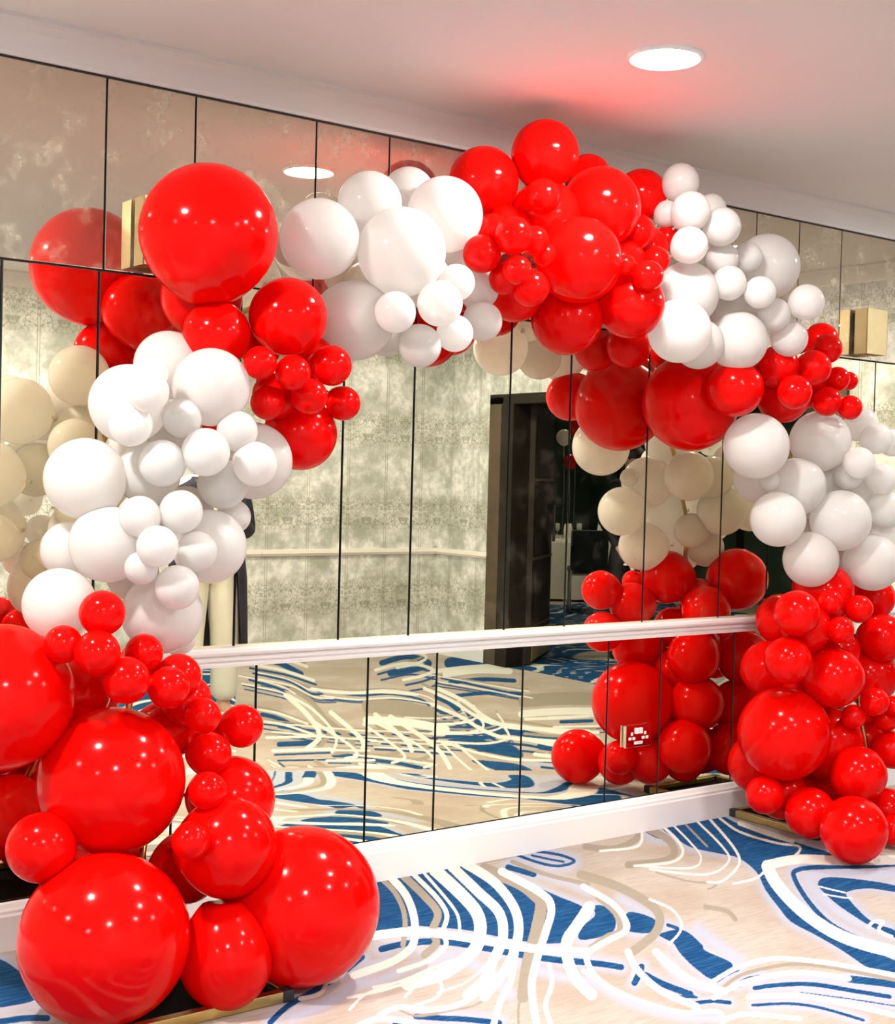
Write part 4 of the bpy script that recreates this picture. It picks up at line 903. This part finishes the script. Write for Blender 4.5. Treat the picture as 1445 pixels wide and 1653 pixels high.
def person(loc, rz, label, trousers, top, coat, h=1.66, shoes=None, arm='up'):
    EL, WR = ((0.24, -0.03, 1.11), (0.11, 0.20, 1.20)) if arm == 'up' else ((0.235, -0.02, 1.11), (0.085, 0.17, 0.88))
    CF = tuple(Vector(EL).lerp(Vector(WR), 0.96))
    k = h/1.70; e = tag(empty('person', loc, rz), label, 'person')
    e.scale = (k, k, k)
    V_ = []; E_ = []; R_ = []
    def add(p, r, par=None):
        V_.append(p); R_.append(r)
        if par is not None: E_.append((par, len(V_)-1))
        return len(V_)-1
    pel = add((0, 0, 0.93), (0.115, 0.085)); wst = add((0, 0, 1.08), (0.095, 0.07), pel); ch = add((0, 0.005, 1.26), (0.115, 0.08), wst)
    sh = add((0, 0, 1.38), (0.08, 0.06), ch); nk = add((0, 0.005, 1.46), 0.052, sh); hb = add((0, 0.02, 1.54), 0.07, nk); ht = add((0, 0.015, 1.62), 0.078, hb); add((0, 0.005, 1.68), 0.045, ht)
    for s in (-1, 1):
        hip = add((s*0.085, 0, 0.86), 0.075, pel); kn = add((s*0.105, 0.015, 0.49), 0.052, hip); an = add((s*0.11, -0.01, 0.09), 0.042, kn); ft = add((s*0.12, 0.13, 0.035), 0.034, an)
        a0 = add((s*0.17, 0, 1.37), 0.046, sh); el = add((s*EL[0], EL[1], EL[2]), 0.036, a0); wr = add((s*WR[0], WR[1], WR[2]), 0.028, el)
        dn = (Vector(WR)-Vector(EL)).normalized(); pc = Vector(WR)+dn*0.065
        pm = add((s*pc.x, pc.y, pc.z), 0.027, wr); sd_ = Vector((0, 1, 0)) if arm == 'down' else Vector((0.35, 0.9, 0)).normalized()
        cu = Vector((-1, 0, 0))
        for f_ in range(4):
            g = pc+dn*(0.05-0.004*abs(f_-1.2))+sd_*(0.02*(f_-1.5)); g2 = g+dn*0.026+cu*0.022
            a = add((s*g.x, g.y, g.z), 0.0095, pm); add((s*g2.x, g2.y, g2.z), 0.008, a)
        g = pc-dn*0.02+sd_*0.045+cu*0.01; g2 = g+dn*0.035+cu*0.012
        t_ = add((s*g.x, g.y, g.z), 0.011, pm); add((s*g2.x, g2.y, g2.z), 0.009, t_)
    b = skin_mesh('body', V_, E_, R_, M_SKIN, e)
    for s in (-1, 1):
        ellipsoid('eye', (s*0.03, 0.098, 1.615), (0.012, 0.006, 0.007), M_EYE, b, 10); ellipsoid('ear', (s*0.083, 0.0, 1.60), (0.012, 0.022, 0.032), M_SKIN, b, 10)
    ellipsoid('nose', (0, 0.105, 1.585), (0.013, 0.022, 0.022), M_SKIN, b, 10); ellipsoid('mouth', (0, 0.092, 1.548), (0.024, 0.008, 0.007), M_LIP, b, 10)
    ellipsoid('hair', (0, -0.018, 1.645), (0.094, 0.103, 0.092), M_HAIR, e); ellipsoid('hair_length', (0, -0.062, 1.52), (0.088, 0.05, 0.14), M_HAIR, e)
    vt = [(0, 0, 0.98)]; rt_ = [(0.125, 0.10)]; et = []
    for s in (-1, 1):
        base = len(vt); vt += [(s*0.075, 0, 0.88), (s*0.095, 0.005, 0.72), (s*0.108, 0.015, 0.50), (s*0.113, -0.005, 0.11)]; rt_ += [0.105, 0.10, 0.09, 0.088]
        et += [(0, base), (base, base+1), (base+1, base+2), (base+2, base+3)]
    skin_mesh('trousers', vt, et, rt_, trousers, e)
    vt = [(0, 0, 0.90), (0, 0, 1.06), (0, 0.005, 1.26), (0, 0, 1.40)]; rt_ = [(0.17, 0.125), (0.15, 0.11), (0.168, 0.122), (0.10, 0.085)]; et = [(0, 1), (1, 2), (2, 3)]
    for s in (-1, 1):
        base = len(vt); vt += [(s*0.175, 0, 1.375), (s*EL[0], EL[1], EL[2]+0.01), (s*CF[0], CF[1], CF[2])]; rt_ += [0.066, 0.055, 0.042]
        et += [(3, base), (base, base+1), (base+1, base+2)]
    skin_mesh('top', vt, et, rt_, top, e)
    if coat is not None:
        # long open coat: back and sides wrap the body, open at the front
        bm = bmesh.new(); rows = []
        for z, rx, ry, op in ((1.43, 0.12, 0.10, 0.5), (1.37, 0.215, 0.13, 0.55), (1.20, 0.205, 0.145, 0.6), (1.05, 0.20, 0.14, 0.62), (0.85, 0.225, 0.165, 0.66), (0.60, 0.235, 0.18, 0.72), (0.42, 0.24, 0.19, 0.78)):
            row = []
            for i in range(25):
                a = math.pi/2+op+(2*math.pi-2*op)*i/24; w = 1+0.03*math.sin(i*1.7)*(1.43-z)
                row.append(bm.verts.new((rx*math.cos(a)*w, ry*math.sin(a)*w, z)))
            rows.append(row)
        for a, b2 in zip(rows, rows[1:]):
            for i in range(24): bm.faces.new((a[i], a[i+1], b2[i+1], b2[i]))
        o = build('coat', bm, coat, e, True); md = o.modifiers.new('thick', 'SOLIDIFY'); md.thickness = 0.012
        vt = []; et = []; rt_ = []
        for s in (-1, 1):
            base = len(vt); vt += [(s*0.17, 0, 1.37), (s*EL[0], EL[1], EL[2]), (s*CF[0], CF[1], CF[2])]; rt_ += [0.085, 0.068, 0.055]
            sl = skin_mesh('coat_sleeve', vt[base:], [(0, 1), (1, 2)], rt_[base:], coat, o)
    for s in (-1, 1):
        ellipsoid('shoe', (s*0.118, 0.06, 0.04), (0.05, 0.14, 0.04), shoes or M_SHOE, e, 14)
    return e
pA = flip(on_z(330, 1165, 0.0))
person((pA[0], pA[1], 0), math.radians(8), 'person in pale trousers and long open navy coat, reflected beside the white column', M_PALE, M_PALE, M_COAT, 1.68)
d = ray(1022, 800); pB = flip(CP + d*(11.3/float(d @ fw)))
person((pB[0], pB[1], 0), math.radians(45), 'person dressed all in black standing in the dark room beyond the doorway', M_BLACKC, M_BLACKC, None, 1.74, M_BLACKC, 'down')

# crumpled white cloth in the hand of the person in black (their hand hangs at about 0.75 m)
cp_ = Vector((pB[0], pB[1], 0)) + Matrix.Rotation(math.radians(45), 3, 'Z') @ Vector((0.02, 0.27, 0.80))
bm = bmesh.new()
for k in range(6):
    a = k*1.05; q = Vector((0.03*math.cos(a), 0.03*math.sin(a), 0)); t = Vector((0.085*math.cos(a+0.3), 0.085*math.sin(a+0.3), 0.05*math.sin(k*2.1)-0.02))
    n = Vector((-math.sin(a), math.cos(a), 0.3))*0.035
    v = [bm.verts.new(x) for x in (Vector((0, 0, 0.02)), q+n, t+n*0.5, t-n*0.5, q-n)]; bm.faces.new(v)
ck = build('napkin', bm, M_CLOTH, None, True); ck.location = cp_
md = ck.modifiers.new('thick', 'SOLIDIFY'); md.thickness = 0.006; sd2 = ck.modifiers.new('sub', 'SUBSURF'); sd2.levels = 2; sd2.render_levels = 2
tag(ck, 'crumpled white cloth in the hand of the person in black', 'napkin')

# ------------------------------------------------------------------ dining table beyond the doorway
tc = flip(on_z(915, 868, 0.75)); tx, ty = tc[0]+0.35, tc[1]-0.15
tb = tag(empty('round_table', (tx, ty, 0)), 'round table under a floor-length white cloth in the dark room beyond', 'table')
bm = bmesh.new(); lathe(bm, [(0, 0.735), (0.82, 0.735), (0.82, 0.745), (0, 0.745)], 40); build('table_top', bm, M_WOOD, tb)
bm = bmesh.new(); lathe(bm, [(0, 0.0), (0.3, 0.0), (0.3, 0.03), (0.04, 0.06), (0.04, 0.735)], 20); build('pedestal', bm, M_WOOD, tb)
bm = bmesh.new()
rings = []
for z, r, amp in ((0.75, 0.0001, 0), (0.752, 0.80, 0), (0.748, 0.83, 0.002), (0.70, 0.84, 0.008), (0.4, 0.86, 0.025), (0.03, 0.88, 0.04)):
    rings.append([bm.verts.new(((r+amp*math.sin(14*t))*math.cos(t), (r+amp*math.sin(14*t))*math.sin(t), z)) for t in [2*math.pi*i/84 for i in range(84)]])
for a, b in zip(rings, rings[1:]):
    for i in range(84): bm.faces.new((a[i], a[(i+1) % 84], b[(i+1) % 84], b[i]))
cl = build('tablecloth', bm, M_CLOTH, None, True); cl.location = (tx, ty, 0.0)
tag(cl, 'white cloth draped over the round table beyond the doorway', 'tablecloth')
def lath_obj(name, prof, loc, mat, label, cat, group=None, seg=20):
    e = empty(name, loc); bm = bmesh.new(); lathe(bm, prof, seg); build('body' if name != 'napkin' else 'fold', bm, mat, e, True); tag(e, label, cat, group); return e
tz = 0.752
bt = lath_obj('bottle', [(0, 0), (0.04, 0), (0.04, 0.17), (0.032, 0.2), (0.015, 0.23), (0.015, 0.29), (0, 0.29)], (tx+0.15, ty+0.25, tz), M_GLASSD, 'dark green bottle standing on the white tablecloth', 'bottle')
bm = bmesh.new(); lathe(bm, [(0, 0.29), (0.017, 0.285), (0.017, 0.26), (0.0155, 0.258)], 16); build('cap', bm, M_GOLDL, bt, True)
def napkin(x, y, label):
    e = tag(empty('napkin', (x, y, tz)), label, 'napkin', 'folded napkins on the far table')
    for k, a in enumerate((-0.5, 0, 0.5)):
        bm = bmesh.new(); lathe(bm, [(0.05, 0), (0.065, 0.05), (0.05, 0.12), (0.012, 0.19), (0, 0.19)], 14, Matrix.Rotation(a*0.6, 4, 'Y') @ Matrix.Diagonal((1, 0.45, 1, 1)))
        build('fold', bm, M_CLOTH, e, True)
for a, r in ((2.6, 0.5), (3.4, 0.5), (1.7, 0.5), (4.4, 0.5)):
    napkin(tx+r*math.cos(a), ty+r*math.sin(a), 'white napkin folded upright on the table beyond the doorway')
M_GL = plain('pale_wine_glass', (0.45, 0.5, 0.45), 0.06)
for a, r in ((2.3, 0.42), (3.0, 0.45), (3.9, 0.42), (1.3, 0.4)):
    e = tag(empty('wine_glass', (tx+r*math.cos(a), ty+r*math.sin(a), tz)), 'wine glass beside a folded napkin on the far table', 'glass', 'wine glasses on the far table')
    bm = bmesh.new(); lathe(bm, [(0, 0), (0.034, 0), (0.034, 0.003), (0.005, 0.008), (0.004, 0.085)], 18); build('stem', bm, M_GL, e, True)
    bm = bmesh.new(); lathe(bm, [(0.004, 0.083), (0.03, 0.10), (0.038, 0.13), (0.031, 0.185), (0.029, 0.185), (0.036, 0.13), (0, 0.09)], 18); build('bowl', bm, M_GL, e, True)
cd = empty('menu_card', (tx+0.32, ty+0.1, tz)); tag(cd, 'blank white card standing upright on the far table', 'card')
bm = bmesh.new(); bbox(bm, -0.003, 0.003, -0.11, 0.11, 0, 0.2, 0, Matrix.Rotation(0.12, 4, 'Y')); build('front_leaf', bm, M_CLOTH, cd)
bm = bmesh.new(); bbox(bm, 0.044, 0.050, -0.11, 0.11, 0, 0.2, 0, Matrix.Rotation(-0.12, 4, 'Y')); build('back_leaf', bm, M_CLOTH, cd)

# banquet chair with its back to the doorway
cf = flip(on_z(948, 985, 0.0)); face = math.atan2(ty-cf[1], tx-cf[0])
chr_ = tag(empty('banquet_chair', (cf[0], cf[1], 0), face), 'dark upholstered banquet chair with pale metal legs at the far table', 'chair')
def cbx(name, x0, x1, y0, y1, z0, z1, mat, bev, rot=None):
    bm = bmesh.new(); bbox(bm, x0, x1, y0, y1, z0, z1, bev, rot); return build(name, bm, mat, chr_)
cbx('seat', -0.2, 0.24, -0.22, 0.22, 0.42, 0.49, M_NAVY, 0.02)
bm = bmesh.new(); bbox(bm, -0.025, 0.025, -0.21, 0.21, 0.0, 0.46, 0.024, Matrix.Rotation(-0.12, 4, 'Y'), (-0.2, 0, 0.46)); build('backrest', bm, M_NAVY, chr_)
for sy in (-0.2, 0.2):
    bm = bmesh.new(); tube(bm, [(-0.24, sy, 0.0), (-0.2, sy, 0.42), (-0.22, sy, 0.6), (-0.26, sy, 0.9)], 0.011, 8); build('leg', bm, M_PALEMETAL, chr_, True)
    bm = bmesh.new(); tube(bm, [(0.24, sy, 0.0), (0.21, sy, 0.43)], 0.011, 8); build('leg', bm, M_PALEMETAL, chr_, True)
bm = bmesh.new(); tube(bm, [(-0.2, -0.2, 0.415), (-0.2, 0.2, 0.415), (0.21, 0.2, 0.415), (0.21, -0.2, 0.415)], 0.010, 8, True); build('seat_frame', bm, M_PALEMETAL, chr_, True)

# three party balloons on ribbons tied at the far table
for px, py, r, col, lab in ((910, 705, 13, 'W', 'far white balloon floating on a ribbon above the dining table'), (930, 690, 13, 'R', 'far red balloon floating highest above the dining table'), (921, 745, 12, 'R', 'far red balloon floating just below the white one above the dining table')):
    d = ray(px, py); z = 14.6; P = flip(CP+d*z); R = r*z/F
    m_ = M_RED if col == 'R' else M_WHITE
    o = link('balloon', balloon_mesh('round', m_)); o.location = P; o.scale = (R, R, R); tag(o, lab, 'balloon')
    k = link('knot', SHP[('round', m_.name, 'k')], None, o)
    bm = bmesh.new(); L = (P[2]-0.76)/R
    tube(bm, [(0, 0, -1.2), (0.15, 0.1, -1.2-L*0.4), (0.0, 0.05, -L)], 0.02, 6); build('ribbon', bm, M_CLOTH, o, True)
